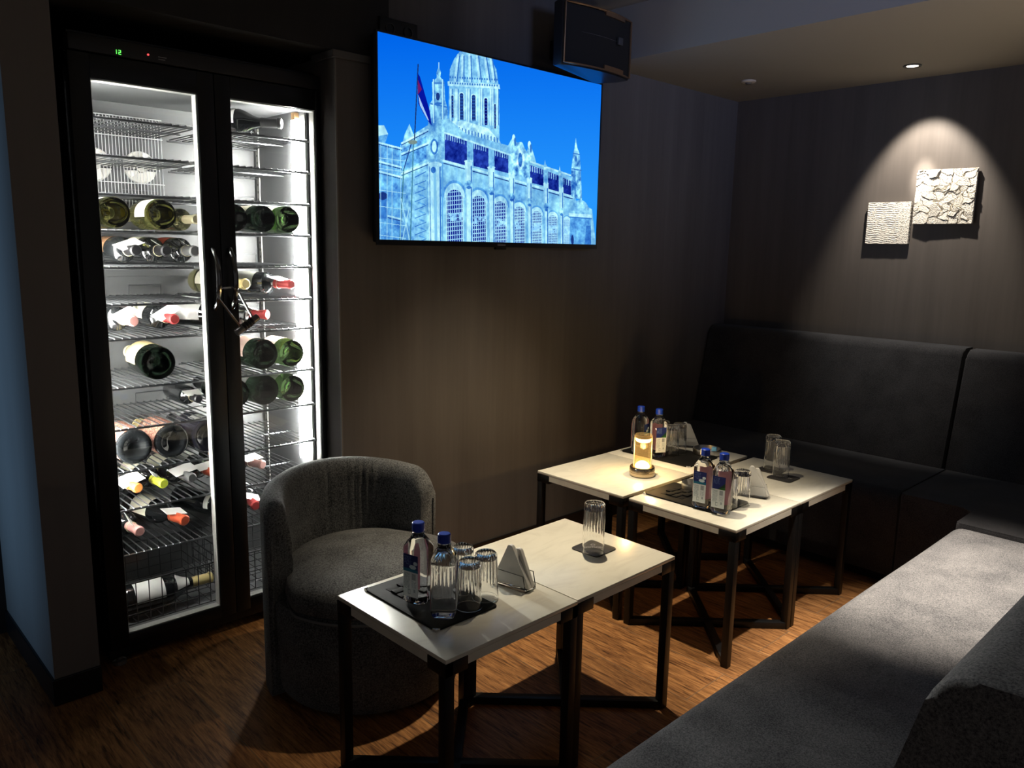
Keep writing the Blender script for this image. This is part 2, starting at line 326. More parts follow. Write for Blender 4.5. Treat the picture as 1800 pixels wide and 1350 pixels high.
# ------------------------------------------------------------ television, with the picture on its screen
def tv_picture():
    Wd, Hd = 1200, 675
    src = np.array([(57, 112), (1333, 420), (1287, 1305), (62, 1275)], float); dst = np.array([(0, 0), (1, 0), (1, 1), (0, 1)], float)
    A = []
    for (x, y), (u, v) in zip(dst, src): A += [[x, y, 1, 0, 0, 0, -u*x, -u*y, u], [0, 0, 0, x, y, 1, -v*x, -v*y, v]]
    A = np.array(A); h = np.append(np.linalg.solve(A[:, :8], A[:, 8]), 1).reshape(3, 3)
    U, V = np.meshgrid((np.arange(Wd)+.5)/Wd, (np.arange(Hd)+.5)/Hd)
    q = np.stack([U, V, np.ones_like(U)], -1) @ h.T; X = q[..., 0]/q[..., 2]; Y = q[..., 1]/q[..., 2]
    img = np.zeros((Hd, Wd, 3)); k = np.clip((Y-150)/900, 0, 1)[..., None]
    img[:] = np.array([.0, .40, .92])*(1-k)+np.array([.16, .60, 1.0])*k
    def noise(sx, sy, oct=4):
        out = np.zeros_like(X); amp = 1
        for o in range(oct):
            gr = rng.random((int(1400/(sy/2**o))+3, int(1400/(sx/2**o))+3)); xi = np.clip(X/(sx/2**o), 0, gr.shape[1]-2); yi = np.clip(Y/(sy/2**o), 0, gr.shape[0]-2)
            x0 = xi.astype(int); y0 = yi.astype(int); fx = xi-x0; fy = yi-y0
            out += amp*((gr[y0, x0]*(1-fx)+gr[y0, x0+1]*fx)*(1-fy)+(gr[y0+1, x0]*(1-fx)+gr[y0+1, x0+1]*fx)*fy-.5); amp *= .6
        return out
    NZ = noise(90, 90, 5); NF = noise(16, 22, 3); NV = noise(14, 120, 3)
    def poly(p):
        ins = np.zeros(X.shape, bool); n = len(p)
        for i in range(n):
            (x1, y1), (x2, y2) = p[i], p[(i+1) % n]
            if y1 == y2: continue
            ins ^= ((y1 > Y) != (y2 > Y)) & (X < (x2-x1)*(Y-y1)/(y2-y1)+x1)
        return ins
    def ell(cx, cy, a, c): return ((X-cx)/a)**2+((Y-cy)/c)**2 < 1
    def paint(m, c, nz=.10, fz=.12):
        n_ = nz*NZ+fz*NF; s = np.stack([1+1.5*n_, 1+1.05*n_, 1+.45*n_], -1); img[m] = (np.array(c)*s)[m]
    def line(x1, y1, x2, y2, wd, c, nz=0):
        dx, dy = x2-x1, y2-y1; L = math.hypot(dx, dy); tt = np.clip(((X-x1)*dx+(Y-y1)*dy)/L**2, 0, 1)
        paint((X-x1-tt*dx)**2+(Y-y1-tt*dy)**2 < (wd/2)**2, c, nz, nz)
    STONE = (.50, .78, .95); LITE = (.70, .93, 1.0); SHADE = (.20, .46, .80); MID = (.36, .66, .92); NAVY = (.03, .07, .45); DARK = (.10, .22, .52)
    # far left wing
    paint(poly([(58, 640), (95, 640), (118, 690), (100, 740), (190, 765), (205, 800), (215, 1290), (58, 1290)]), MID, .3, .4)
    paint(poly([(58, 640), (95, 640), (118, 690), (58, 700)]), LITE)
    for y in (745, 850, 905, 1140): line(58, y-10, 215, y+30, 9, LITE, .2); line(58, y, 215, y+40, 4, DARK)
    for cx, ty in ((85, 1010), (212, 1030)):
        paint(poly([(cx-26, 1160), (cx-26, ty+25), (cx, ty), (cx+26, ty+25), (cx+26, 1160)]), SHADE, .3, .3)
        paint(ell(cx, ty+24, 26, 22), DARK, .3, .3)
    # central dome and drum
    paint(poly([(470, 410), (472, 330), (498, 270), (530, 228), (590, 238), (645, 250), (705, 268), (738, 330), (750, 420)]), STONE, .25, .3)
    for x0, x1 in ((500, 520), (540, 545), (585, 585), (640, 628), (690, 672), (722, 704)): line(x0, 400, x1, 250, 13, LITE, .2); line(x0+13, 400, x1+9, 255, 6, SHADE, .2)
    paint(poly([(460, 395), (755, 415), (758, 440), (460, 420)]), LITE, .2, .2)
    paint(poly([(468, 420), (752, 440), (752, 735), (690, 700), (560, 640), (462, 640)]), STONE, .25, .3)
    for x in (478, 505, 512, 568, 580, 640, 652, 704, 716, 742): line(x, 440, x-3, 640, 9, LITE, .15); line(x+8, 440, x+5, 640, 4, SHADE, .2)
    for cx, t, bt, rr in ((486, 470, 600, 10), (538, 455, 610, 17), (607, 465, 615, 17), (676, 485, 640, 14), (728, 520, 660, 8)):
        paint(poly([(cx-rr, bt), (cx-rr, t+rr), (cx+rr, t+rr), (cx+rr, bt)]) | ell(cx, t+rr, rr, rr), LITE)
        paint(poly([(cx-rr*.6, bt), (cx-rr*.6, t+rr), (cx+rr*.6, t+rr), (cx+rr*.6, bt)]) | ell(cx, t+rr, rr*.6, rr*.6), DARK if cx != 676 else NAVY)
        for yy in range(int(t+20), int(bt), 18): line(cx-rr*.6, yy, cx+rr*.6, yy, 3, SHADE)
    for yy in (372, 405): 
        for xx in range(475, 750, 14): paint(ell(xx, yy+(xx-475)*.06, 4, 6), SHADE, .1, .1)
    paint(poly([(455, 620), (560, 618), (690, 660), (756, 735), (756, 760), (560, 700), (455, 660)]), LITE, .3, .3)
    for x in range(470, 750, 18): line(x, 640+(x-470)*.28, x, 662+(x-470)*.28, 6, SHADE)
    # corner turret
    paint(poly([(410, 312), (422, 345), (418, 370), (440, 400), (445, 500), (460, 560), (455, 640), (345, 640), (356, 520), (372, 500), (370, 400), (398, 375), (396, 345)]), STONE, .4, .5)
    paint(ell(403, 480, 11, 22), DARK); paint(ell(403, 520, 20, 8), SHADE); line(380, 405, 440, 405, 7, SHADE); line(362, 520, 455, 540, 7, SHADE); line(410, 318, 410, 290, 5, LITE)
    for x in (378, 430): line(x, 385, x, 640, 6, LITE); line(x+6, 390, x+6, 640, 4, SHADE)
    # corner block
    paint(poly([(195, 760), (212, 690), (240, 632), (262, 690), (345, 640), (455, 600), (440, 1300), (195, 1300)]), STONE, .35, .4)
    paint(poly([(195, 775), (335, 700), (335, 830), (195, 900)]), MID, .4, .5)
    for y0, y1 in ((740, 665), (800, 740), (910, 850)): line(195, y0, 345, y1, 10, LITE, .2); line(195, y0+10, 345, y1+10, 4, DARK, .3)
    paint(poly([(262, 920), (335, 880), (335, 1290), (262, 1290)]), STONE, .2, .25); line(270, 930, 330, 900, 5, SHADE)
    for yy in range(960, 1290, 46): line(268, yy+14, 330, yy-10, 4, SHADE, .3); line(290, yy+20, 320, yy+30, 8, MID, .4)
    paint(poly([(345, 850), (415, 850), (415, 1300), (345, 1300)]), LITE, .1, .15)
    line(382, 880, 386, 1290, 16, STONE); line(352, 850, 356, 1290, 4, SHADE); line(412, 850, 412, 1290, 7, SHADE); line(425, 850, 425, 1290, 8, MID)
    paint(ell(380, 760, 22, 44), SHADE, .3, .4); paint(ell(380, 760, 13, 32), LITE, .2, .2); paint(ell(384, 860, 40, 16), LITE, .3, .3); paint(ell(374, 890, 14, 18), SHADE, .4, .5)
    # long front: back part, parapet, cornice
    paint(poly([(440, 690), (455, 600), (565, 690), (800, 755), (830, 702), (850, 740), (875, 735), (905, 790), (922, 740), (945, 800), (960, 860), (1008, 868), (1160, 935), (1180, 1060), (1270, 1110), (1290, 1310), (425, 1310), (430, 840)]), STONE, .22, .25)
    def band(pts, c): paint(poly(pts), c, .8, .8)
    for x0, x1, a, bt in ((440, 566, 684, 835), (602, 688, 735, 868), (722, 800, 775, 890), (918, 998, 862, 960), (1024, 1084, 900, 1000), (1108, 1158, 935, 1030)):
        sl = .25; band([(x0, a), (x1, a+(x1-x0)*sl+8), (x1, bt+(x1-x0)*sl), (x0, bt)], (.10, .20, .62))
        for xx in range(x0+6, x1-4, 13): line(xx, a+6+(xx-x0)*sl, xx, a+34+(xx-x0)*sl, 5, (.55, .78, .95), .4)
    for (xa, ya, xb, yb, wd, c) in ((440, 682, 1160, 925, 10, LITE), (432, 838, 1160, 1040, 12, LITE), (432, 852, 1160, 1052, 5, DARK), (432, 872, 1160, 1070, 9, STONE)): line(xa, ya, xb, yb, wd, c, .2)
    # crest
    paint(poly([(820, 930), (815, 760), (832, 702), (848, 745), (866, 735), (882, 740), (905, 800), (922, 738), (940, 800), (925, 840), (912, 945), (868, 920)]), STONE, .6, .7)
    paint(ell(868, 830, 24, 62), LITE, .5, .6); paint(ell(868, 835, 12, 40), SHADE, .6, .7)
    for x, y in ((832, 715), (921, 752)): paint(ell(x, y, 9, 22), LITE, .2, .3); paint(ell(x+8, y+20, 6, 24), SHADE)
    # arched windows between pilasters
    wins = ((493, 1000, 44), (628, 1035, 40), (750, 1065, 34), (858, 1095, 30), (957, 1120, 27), (1047, 1143, 24), (1127, 1163, 17))
    for cx, t, r in wins:
        rt = r*1.55
        paint(((((X-cx)/rt)**2+((Y-t-r*.9)/(r*2.1))**2) < 1) & (Y < t+r) , MID, .3, .3)
        paint(((((X-cx)/(rt*.86))**2+((Y-t-r*.9)/(r*1.75))**2) < 1) & (Y < t+r), LITE, .2, .2)
        paint((((X-cx)**2+(Y-t-r)**2) < (r*1.14)**2) | ((abs(X-cx) < r*1.14) & (Y > t+r)), LITE, .1, .1)
        wm = (((X-cx)**2+(Y-t-r)**2) < r*r) | ((abs(X-cx) < r) & (Y > t+r))
        paint(wm, (.05, .10, .55), .4, .3)
        s = r/3.5; gx = abs(((X-cx)/s+.5) % 1-.5)*s; gy = abs(((Y-t)/(s*1.9)+(X-cx)*.004) % 1-.5)*s*1.9
        paint(wm & ((gx < 2.0) | (gy < 2.4)), (.62, .86, 1.0), .1, .1)
        paint(wm & (abs(Y-(t+(1290-t)*.52)) < 22) & (NF > -.1), (.55, .80, .98), .2, .4)
    for x, y0, wd in ((575, 870, 34), (703, 905, 30), (818, 940, 26), (918, 968, 22), (1012, 995, 20), (1098, 1020, 17)):
        paint(poly([(x-wd/2-4, y0-30), (x+wd/2+4, y0-24), (x+wd/2, 1310), (x-wd/2, 1310)]), LITE, .12, .16)
        line(x+wd/2-2, y0, x+wd/2-4, 1300, 6, SHADE, .2); line(x-wd/2+1, y0, x-wd/2, 1300, 3, MID)
        paint(ell(x, y0+100, wd*.62, 22), STONE, .6, .8); paint(ell(x, y0+118, wd*.4, 8), SHADE, .4, .5); paint(ell(x, y0-28, wd*.75, 8), LITE, .2, .2)
        line(x, y0-90, x, y0-30, wd*.42, STONE, .4)
    for x, y in ((1008, 840), (1091, 875)): paint(poly([(x-8, y+50), (x, y-5), (x+8, y+50)]), LITE, .3, .4); paint(ell(x, y+28, 10, 8), STONE)
    # right spire and round sentry turret
    paint(poly([(1184, 712), (1192, 770), (1204, 800), (1210, 900), (1214, 1060), (1152, 1040), (1156, 890), (1168, 800), (1176, 770)]), STONE, .6, .7)
    paint(ell(1183, 830, 6, 16), SHADE); line(1160, 885, 1212, 895, 6, SHADE); line(1168, 800, 1204, 806, 5, SHADE); line(1176, 900, 1176, 1040, 5, SHADE)
    paint(ell(1203, 1130, 52, 72), STONE, .3, .4); paint(poly([(1146, 1140), (1262, 1150), (1262, 1310), (1140, 1310)]), MID, .4, .4)
    paint(poly([(1138, 1130), (1268, 1140), (1268, 1158), (1138, 1148)]), LITE, .2, .2); line(1140, 1152, 1266, 1162, 5, SHADE)
    paint(poly([(1236, 1200), (1262, 1200), (1262, 1310), (1225, 1310)]), SHADE, .3, .4); paint(ell(1157, 1280, 8, 28), DARK)
    # flag, masts, scaffolding
    line(292, 300, 268, 720, 6, (.10, .18, .40)); paint(poly([(290, 350), (302, 370), (330, 470), (356, 560), (366, 642), (345, 615), (318, 570), (292, 520)]), (.02, .08, .62), .1, .1)
    paint(poly([(290, 385), (312, 440), (288, 470)]), (.45, .10, .40), 0, 0); paint(poly([(292, 470), (306, 505), (352, 615), (344, 612), (300, 530)]), (.65, .80, .98), 0, 0)
    line(250, 740, 205, 890, 5, DARK); line(205, 890, 180, 1290, 7, (.25, .50, .62)); line(262, 735, 240, 1290, 6, (.25, .50, .62)); paint(ell(258, 735, 26, 12), (.45, .55, .55))
    for x in (75, 112, 140, 190): line(x, 750, x-4, 1280, 3, LITE)
    for y in (820, 880, 1000, 1090, 1180, 1250): line(60, y, 215, y+20, 3, LITE)
    line(190, 1050, 235, 1280, 4, LITE); line(235, 1100, 195, 1280, 4, LITE)
    img *= (1+.10*NV*(img[..., 1] > .65)*(Y > 600))[..., None]
    return img
TX0, TX1, TZ0, TZ1, TY = 1.664, 2.882, 1.418, 2.136, 2.455
t = thing('television', 'large flat television on the back wall showing a pale palace against blue sky', 'television', ((TX0+TX1)/2, TY, TZ0))
W2 = (TX1-TX0)/2; H = TZ1-TZ0
m = bpy.data.materials.new('screen_picture'); m.use_nodes = True; nt = m.node_tree; nt.nodes.clear()
o_ = N(nt, 'ShaderNodeOutputMaterial'); e_ = N(nt, 'ShaderNodeEmission', Strength=1.0); i_ = N(nt, 'ShaderNodeTexImage'); i_.image = mimage('palace_photo', tv_picture())
uv_ = N(nt, 'ShaderNodeUVMap'); nt.links.new(uv_.outputs[0], i_.inputs[0]); nt.links.new(i_.outputs[0], e_.inputs[0]); nt.links.new(e_.outputs[0], o_.inputs[0])
b = MB(); v = b.verts([(-W2, 0, 0), (W2, 0, 0), (W2, 0, H), (-W2, 0, H)]); b.face(v)
uvl = b.bm.loops.layers.uv.new('UVMap')
for f in b.bm.faces:
    for l in f.loops: l[uvl].uv = ((l.vert.co.x+W2)/(2*W2), l.vert.co.z/H)
obj('screen', b, m, t, 0, False)
b = MB()
for lo, hi in (((-W2-.006, -.004, -.020), (W2+.006, .012, 0)), ((-W2-.006, -.004, H), (W2+.006, .012, H+.006)), ((-W2-.006, -.004, 0), (-W2, .012, H)), ((W2, -.004, 0), (W2+.006, .012, H))): b.box(lo, hi)
obj('bezel', b, pm('tv_bezel', (.010, .010, .014), .3), t)
obj('back_case', MB().box((-W2, .002, -.01), (W2, .045, H), .006), M_BLACK, t)
obj('receiver', MB().box((-.030, -.004, -.031), (.030, .014, -.019), .004), M_BLACK, t)
b = MB()
for k in range(7): b.box((-.022+k*.0065, -.0048, -.0135), (-.0175+k*.0065, -.0038, -.0085))
obj('logo', b, pm('tv_logo', (.45, .45, .47), .4), t)
t2 = thing('wall_outlet', 'black double wall outlet just above the left end of the television', 'outlet', (1.797, YB, 2.178))
obj('plate', MB().box((-.084, -.012, -.026), (.084, 0, .030), .003), M_FRAME, t2)
for s in (-.04, .04): obj('socket', MB().lathe([(.016, 0), (.020, 0), (.020, .004), (.016, .004)], 20, close=True), pm('socket_black', (.03, .03, .033), .15), t2).matrix_local = Matrix.Translation((s, -.0121, -.006)) @ Matrix.Rotation(R(90), 4, 'X')

# ------------------------------------------------------------ loudspeaker by the television
t = thing('loudspeaker', 'black loudspeaker with copper trim hung above the right corner of the television', 'speaker', (2.634, 2.275, 2.125))
def arc(w0, d, n=12): return [(-w0+2*w0*k/n, -d*(1-((-w0+2*w0*k/n)/w0)**2)) for k in range(n+1)]
hw = .215; hh = .245
obj('cabinet', MB().prism([(-hw, .03)]+arc(hw, .03)+[(hw, .06), (hw-.045, .150), (-hw, .045)], 0, hh, 'z', .006), pm('speaker_black', (.016, .016, .018), .32), t)
b = MB().prism(arc(hw-.012, .030)+[(p[0], p[1]+.012) for p in arc(hw-.012, .030)[::-1]], .014, hh-.014); 
g = obj('grille', b, pm('grille_cloth', (.004, .004, .005), .8), t); g.location = (0, -.006, 0)
cop = pm('copper_trim', (.42, .27, .17), .35, .9)
path = [(p[0], p[1]-.010, .008) for p in arc(hw-.006, .030)]+[(p[0], p[1]-.010, hh-.008) for p in arc(hw-.006, .030)[::-1]]
obj('trim_frame', MB().tube(path, .0045, 6, True), cop, t)
for z0 in (.010, hh-.026):
    q = [p for p in arc(hw-.006, .030) if -.02 < p[0] < .17]
    obj('trim_bar', MB().prism([(p[0], p[1]-.015) for p in q]+[(p[0], p[1]-.004) for p in q[::-1]], z0, z0+.016), cop, t)
obj('badge', MB().box((.085, -.046, .12), (.115, -.034, .15), .003), pm('badge_grey', (.12, .12, .125), .3, .6), t)
obj('seam_strip', MB().tube([(p[0], p[1]-.0075, .135) for p in arc(hw-.03, .029)], .0014, 5), pm('seam_grey', (.05, .05, .055), .4), t)
obj('bracket', MB().box((-.03, .09, .08), (.07, .244, .16), .003), M_BLACK, t)

# ------------------------------------------------------------ wine cooler
FY = 2.613
SH = [1.768, 1.657, 1.542, 1.43, 1.317, 1.2, 1.09, .932, .797, .655, .525, .37]
cooler = thing('wine_cooler', 'tall black two-door glass wine cooler lit inside, set into the back wall', 'wine cooler', (1.12, FY, 0))
X0, X1, XM = .708, 1.526, 1.138; cx = 1.12
def L(p): return (p[0]-cx, p[1]-FY, p[2])
def lbox(b, lo, hi, bev=0): return b.box(L(lo), L(hi), bev)
b = MB()
lbox(b, (X0, FY+.044, .05), (X0+.016, 3.16, 2.0)); lbox(b, (X1-.014, FY+.044, .05), (X1, 3.16, 2.0)); lbox(b, (X0, 3.13, .05), (X1, 3.16, 2.0))
lbox(b, (X0, FY+.044, 1.90), (X1, 3.16, 2.0)); lbox(b, (X0, FY+.044, .05), (X1, 3.16, .09))
lbox(b, (XM-.03, FY+.044, .05), (XM+.03, FY+.064, 1.93)); lbox(b, (X0, FY+.012, .035), (X1, FY+.04, .066))
obj('cabinet', b, M_FRAME, cooler)
b = MB(); lbox(b, (X0+.016, FY+.07, .09), (X0+.020, 3.12, 1.9)); lbox(b, (X1-.018, FY+.07, .09), (X1-.014, 3.12, 1.9)); lbox(b, (X0+.016, 3.10, .09), (X1-.014, 3.13, 1.9)); lbox(b, (X0+.016, FY+.07, 1.880), (X1-.014, 3.12, 1.9)); lbox(b, (X0+.016, FY+.07, .088), (X1-.014, 3.12, .094))
for z in (1.83, 1.50, 1.26, 1.03, .74): lbox(b, (X0+.02, 3.092, z), (X1-.018, 3.101, z+.006))
obj('liner', b, M_LINER, cooler)
b = MB(); lbox(b, (X0+.006, FY-.004, 1.938), (X1-.006, FY+.05, 1.985), .003); cp = obj('control_panel', b, pm('panel_dark', (.022, .021, .021), .4), cooler)
def seg7(b, x, z, on, w_=.0055, h_=.0055, y=FY-.0052, th=.0014):
    P = {'a': ((0, 2), (1, 2)), 'b': ((1, 1), (1, 2)), 'c': ((1, 0), (1, 1)), 'd': ((0, 0), (1, 0)), 'e': ((0, 0), (0, 1)), 'f': ((0, 1), (0, 2)), 'g': ((0, 1), (1, 1))}
    for s in on:
        (a0, b0), (a1, b1) = P[s]; lbox(b, (x+a0*w_-th/2, y-.001, z+b0*h_-th/2), (x+a1*w_+th/2, y, z+b1*h_+th/2))
b = MB(); seg7(b, .838, 1.944, 'bc'); seg7(b, .850, 1.944, 'abged'); obj('digits', b, emis('green_digits', (.12, 1, .10), 2.2), cp)
b = MB(); b.lathe([(0, 0), (.003, 0), (.003, .002), (0, .002)], 12); o = obj('indicator', b, emis('red_led', (1, .08, .08), 1.6), cp); o.matrix_local = Matrix.Translation(L((.935, FY-.004, 1.957))) @ Matrix.Rotation(R(90), 4, 'X')
b = MB(); lbox(b, (.965, FY-.005, 1.955), (.99, FY-.004, 1.957)); lbox(b, (.965, FY-.005, 1.948), (.985, FY-.004, 1.950)); obj('print', b, M_WRITE, cp)
def door(x0, x1, gx0, gx1, hx):
    z0, z1, g0, g1 = .068, 1.934, .108, 1.866
    b = MB()
    for lo, hi in (((x0, z0), (gx0, z1)), ((gx1, z0), (x1, z1)), ((gx0, z0), (gx1, g0)), ((gx0, g1), (gx1, z1))): lbox(b, (lo[0], FY, lo[1]), (hi[0], FY+.040, hi[1]), .0015)
    d = obj('door', b, M_FRAME, cooler)
    b = MB(); e = .0035
    for lo, hi in (((gx0, g0), (gx0+e, g1)), ((gx1-e, g0), (gx1, g1)), ((gx0, g0), (gx1, g0+e)), ((gx0, g1-e), (gx1, g1))): lbox(b, (lo[0], FY+.010, lo[1]), (hi[0], FY+.041, hi[1]))
    obj('glazing_bead', b, pm('pale_bead', (.46, .46, .43), .4), d)
    b = MB(); lbox(b, (gx0, FY+.004, g0), (gx1, FY+.008, g1)); obj('glass', b, M_PANE, d)
    n = 16; pts = []
    for k in range(n+1):
        a = k/n; pts.append(L((hx, FY-.004-.040*math.sin(PI*a)**.7, 1.375-.20*a)))
    obj('handle', MB().tube(pts, .0085, 10, flat=None), pm('dark_handle', (.22, .22, .225), .14, 1), d)
door(X0+.003, XM-.0015, .768, 1.083, 1.108); door(XM+.0015, X1-.002, 1.192, 1.506, 1.166)
for cx0, cx1 in ((.765, 1.118), (1.152, 1.505)):
    for z in SH:
        b = MB(); n = 15
        for k in range(n): x = cx0+.010+(cx1-cx0-.02)*k/(n-1); b.tube([L((x, 2.655, z-.004)), L((x, 2.660, z-.0006)), L((x, 3.075, z-.0006))], .0023, 6)
        for y, r in ((2.660, .0042), (2.86, .003), (3.075, .0035)): b.tube([L((cx0, y, z-.006)), L((cx1, y, z-.006))], r, 8)
        obj('wire_shelf', b, M_WIRE, cooler)
        xs = cx0+.62*(cx1-cx0)
        obj('bottle_stop', MB().tube([L((xs, 3.07, z)), L((xs, 3.07, z+.035)), L((cx1-.02, 3.07, z+.035)), L((cx1-.02, 3.07, z))], .002, 6), M_WIRE, cooler)
M_LEDL = emis('cool_led', (1.0, .98, .91), 150); M_LEDR = emis('cool_led_bright', (1.0, .98, .91), 400)
for x, s in ((.7345, 1), (1.4985, -1)):
    y = 2.735 if s < 0 else 2.660
    b = MB(); lbox(b, (x-.008, y, .56), (x+.008, y+(.030 if s < 0 else .06), 1.845)); obj('light_strip', b, M_LEDR if s < 0 else M_LEDL, cooler)
    b = MB(); lbox(b, (x-.009, y+.002, 1.846), (x+.009, y+.026, 1.872)); obj('light_cap', b, pm('orange_cap', (.70, .42, .20), .6), cooler)
for x in (X0+.021, X1-.024):
    for y in (2.685, 3.06):
        b = MB(); lbox(b, (x, y, .12), (x+.005, y+.022, 1.86))
        obj('shelf_standard', b, pm('pale_steel', (.30, .30, .28), .4, .3), cooler)
        b = MB()
        for k in range(60): lbox(b, (x-.0006, y+.007, .14+k*.0285), (x+.0056, y+.015, .149+k*.0285))
        obj('slot_row', b, pm('slot_dark', (.04, .04, .04), .6), cooler)
b = MB()
for k in range(30): x = .795+k*.0112; b.tube([L((x, 3.06, 1.505)), L((x, 3.045, 1.53)), L((x, 3.045, 1.80)), L((x, 3.06, 1.83))], .0014, 5)
for z in (1.51, 1.60, 1.68, 1.76, 1.828): b.tube([L((.79, 3.046, z)), L((1.125, 3.046, z))], .0017, 5)
obj('fan_guard', b, pm('guard_wire', (.62, .63, .64), .35, .5), cooler)
b = MB(); lbox(b, (.785, 3.088, 1.50), (1.13, 3.0995, 1.835)); obj('evaporator_cover', b, pm('evaporator_grey', (.050, .051, .054), .5), cooler)
for x in (.90, 1.055):
    f = obj('fan', MB().lathe([(0, .018), (.018, .018), (.020, .004), (.055, .004), (.058, 0), (0, 0)], 28), pm('fan_hub', (.50, .49, .46), .5), cooler); f.matrix_local = Matrix.Translation(L((x, 3.087, 1.66))) @ Matrix.Rotation(R(90), 4, 'X')
    b = MB()
    for k in range(5): b.box((.018, -.012, .006), (.052, .014, .009), 0, Matrix.Rotation(k*2*PI/5, 4, 'Z') @ Matrix.Rotation(R(25), 4, 'X'))
    obj('fan_blades', b, pm('fan_blade', (.72, .70, .66), .5), f)
def basket(x0, x1, y0, y1, z0, z1):
    b = MB(); rr = .0019
    for z, r in ((z1, .003), (z0+.07, rr), (z0+.035, rr), (z0, rr)): b.tube([L((x0, y0, z)), L((x1, y0, z)), L((x1, y1, z)), L((x0, y1, z))], r, 6, True)
    n = 8
    for k in range(n+1):
        x = x0+(x1-x0)*k/n; b.tube([L((x, y0, z1)), L((x, y0, z0)), L((x, y1, z0)), L((x, y1, z1))], rr, 6)
    for k in range(1, 6): y = y0+(y1-y0)*k/6; b.tube([L((x0, y, z1)), L((x0, y, z0)), L((x1, y, z0)), L((x1, y, z1))], rr, 6)
    obj('wire_basket', b, M_DWIRE, cooler)
basket(.775, 1.112, 2.672, 3.05, .112, .258); basket(1.155, 1.498, 2.672, 3.05, .112, .258)
for x in (.745, 1.49): obj('foot', MB().lathe([(0, 0), (.022, 0), (.022, .012), (.010, .016), (.010, .05), (0, .05)], 16, L((x, FY+.04, 0))), pm('foot_metal', (.30, .29, .27), .4, .6), cooler)

# combination lock through both handles
t = thing('combination_lock', 'chrome combination lock looped through the two cooler door handles', 'lock', (1.137, 2.565, 1.23))
def LL(p): return (p[0]-1.137, p[1]-2.565, p[2]-1.23)
sh = [LL((1.168, 2.548, 1.112)), LL((1.098, 2.552, 1.212)), LL((1.098, 2.562, 1.228)), LL((1.108, 2.580, 1.238)), LL((1.130, 2.588, 1.246)), LL((1.155, 2.582, 1.248)), LL((1.168, 2.566, 1.240)), LL((1.170, 2.553, 1.226)), LL((1.212, 2.548, 1.140))]
obj('shackle', MB().tube(sh, .0042, 8), M_CHROME, t)
d = (Vector((1.228, 2.546, 1.148))-Vector((1.150, 2.550, 1.096))); q = d.to_track_quat('Z', 'Y').to_matrix().to_4x4(); ln = d.length
o = obj('lock_body', MB().lathe([(0, 0), (.011, 0), (.012, .002), (.012, ln-.002), (.011, ln), (0, ln)], 20), pm('gunmetal', (.20, .19, .18), .3, .9), t); o.matrix_local = Matrix.Translation(LL((1.150, 2.550, 1.096))) @ q
for k in range(4):
    z = .030+k*.0105; dd = obj('dial', MB().lathe([(0, z), (.0135, z), (.0142, z+.002), (.0142, z+.007), (.0135, z+.009), (0, z+.009)], 14), M_FRAME, o)

# ------------------------------------------------------------ wine bottles in the cooler
GLS = {'dark': pm('dark_bottle_glass', (.008, .009, .010), .06, coat=.3), 'green': pm('green_bottle_glass', (.35, .62, .22), .02, trans=1, ior=1.36),
       'deep': pm('deep_green_glass', (.045, .085, .05), .03, trans=1, ior=1.36), 'olive': pm('olive_bottle_glass', (.62, .62, .18), .02, trans=1, ior=1.36),
       'yellow': pm('pale_yellow_glass', (.86, .82, .42), .02, trans=1, ior=1.36), 'navy': pm('navy_bottle_glass', (.012, .012, .022), .12)}
LBL = {k: pm('label_'+k, c, .7) for k, c in {'cream': (.74, .70, .56), 'white': (.80, .79, .76), 'gold': (.55, .44, .22), 'pink': (.72, .50, .42), 'red': (.42, .07, .07), 'brown': (.30, .15, .08), 'grey': (.36, .36, .33)}.items()}
CAPS = {k: pm('capsule_'+k, c, .38, .15) for k, c in {'black': (.012, .012, .014), 'red': (.45, .05, .05), 'orange': (.75, .26, .06), 'vermilion': (.70, .12, .05), 'pink': (.55, .27, .25), 'gold': (.62, .50, .22), 'grey': (.14, .14, .14), 'lime': (.55, .62, .05), 'brown': (.33, .17, .15), 'cream': (.70, .62, .40)}.items()}
m, nt, bb = nmat('woven_wrap'); vz = N(nt, 'ShaderNodeTexVoronoi', Scale=190); nt.links.new(coords(nt), vz.inputs[0])
nt.links.new(ramp(nt, vz.outputs['Distance'], [(.15, (.75, .50, .36)), (.55, (.20, .07, .05))]), bb.inputs['Base Color']); bb.inputs['Roughness'].default_value = .5; bump(nt, bb, vz.outputs['Distance'], .6, .003); M_WRAP = m
meshcache = {}
def cached(key, fn):
    if key not in meshcache:
        bm = fn().bm; bmesh.ops.recalc_face_normals(bm, faces=bm.faces); me = bpy.data.meshes.new(key[0]); bm.to_mesh(me); bm.free()
        for p in me.polygons: p.use_smooth = True
        me.set_sharp_from_angle(angle=R(40)); meshcache[key] = me
    return meshcache[key]
def part(name, key, fn, mt, parent):
    k2 = key+(mt.name,)
    first = k2 not in meshcache
    me = cached(k2, fn)
    if first: me.materials.append(mt)
    o = bpy.data.objects.new(name, me); C.objects.link(o); o.parent = parent; return o
def prof(kind, r, h):
    n = r*.37
    if kind == 'bordeaux': s0, s1 = h*.62, h*.72
    else: s0, s1 = h*.48, h*.76
    p = [(0, .022), (r*.35, .018), (r*.62, .003), (r*.80, 0), (r*.95, .003), (r, .010), (r, s0)]
    for k in range(1, 7):
        a = k/6; p.append((n+(r-n)*(.5+.5*math.cos(PI*a)), s0+(s1-s0)*a))
    return p+[(n*.95, h-.012), (n*1.12, h-.012), (n*1.12, h-.004), (n*.9, h), (0, h)]
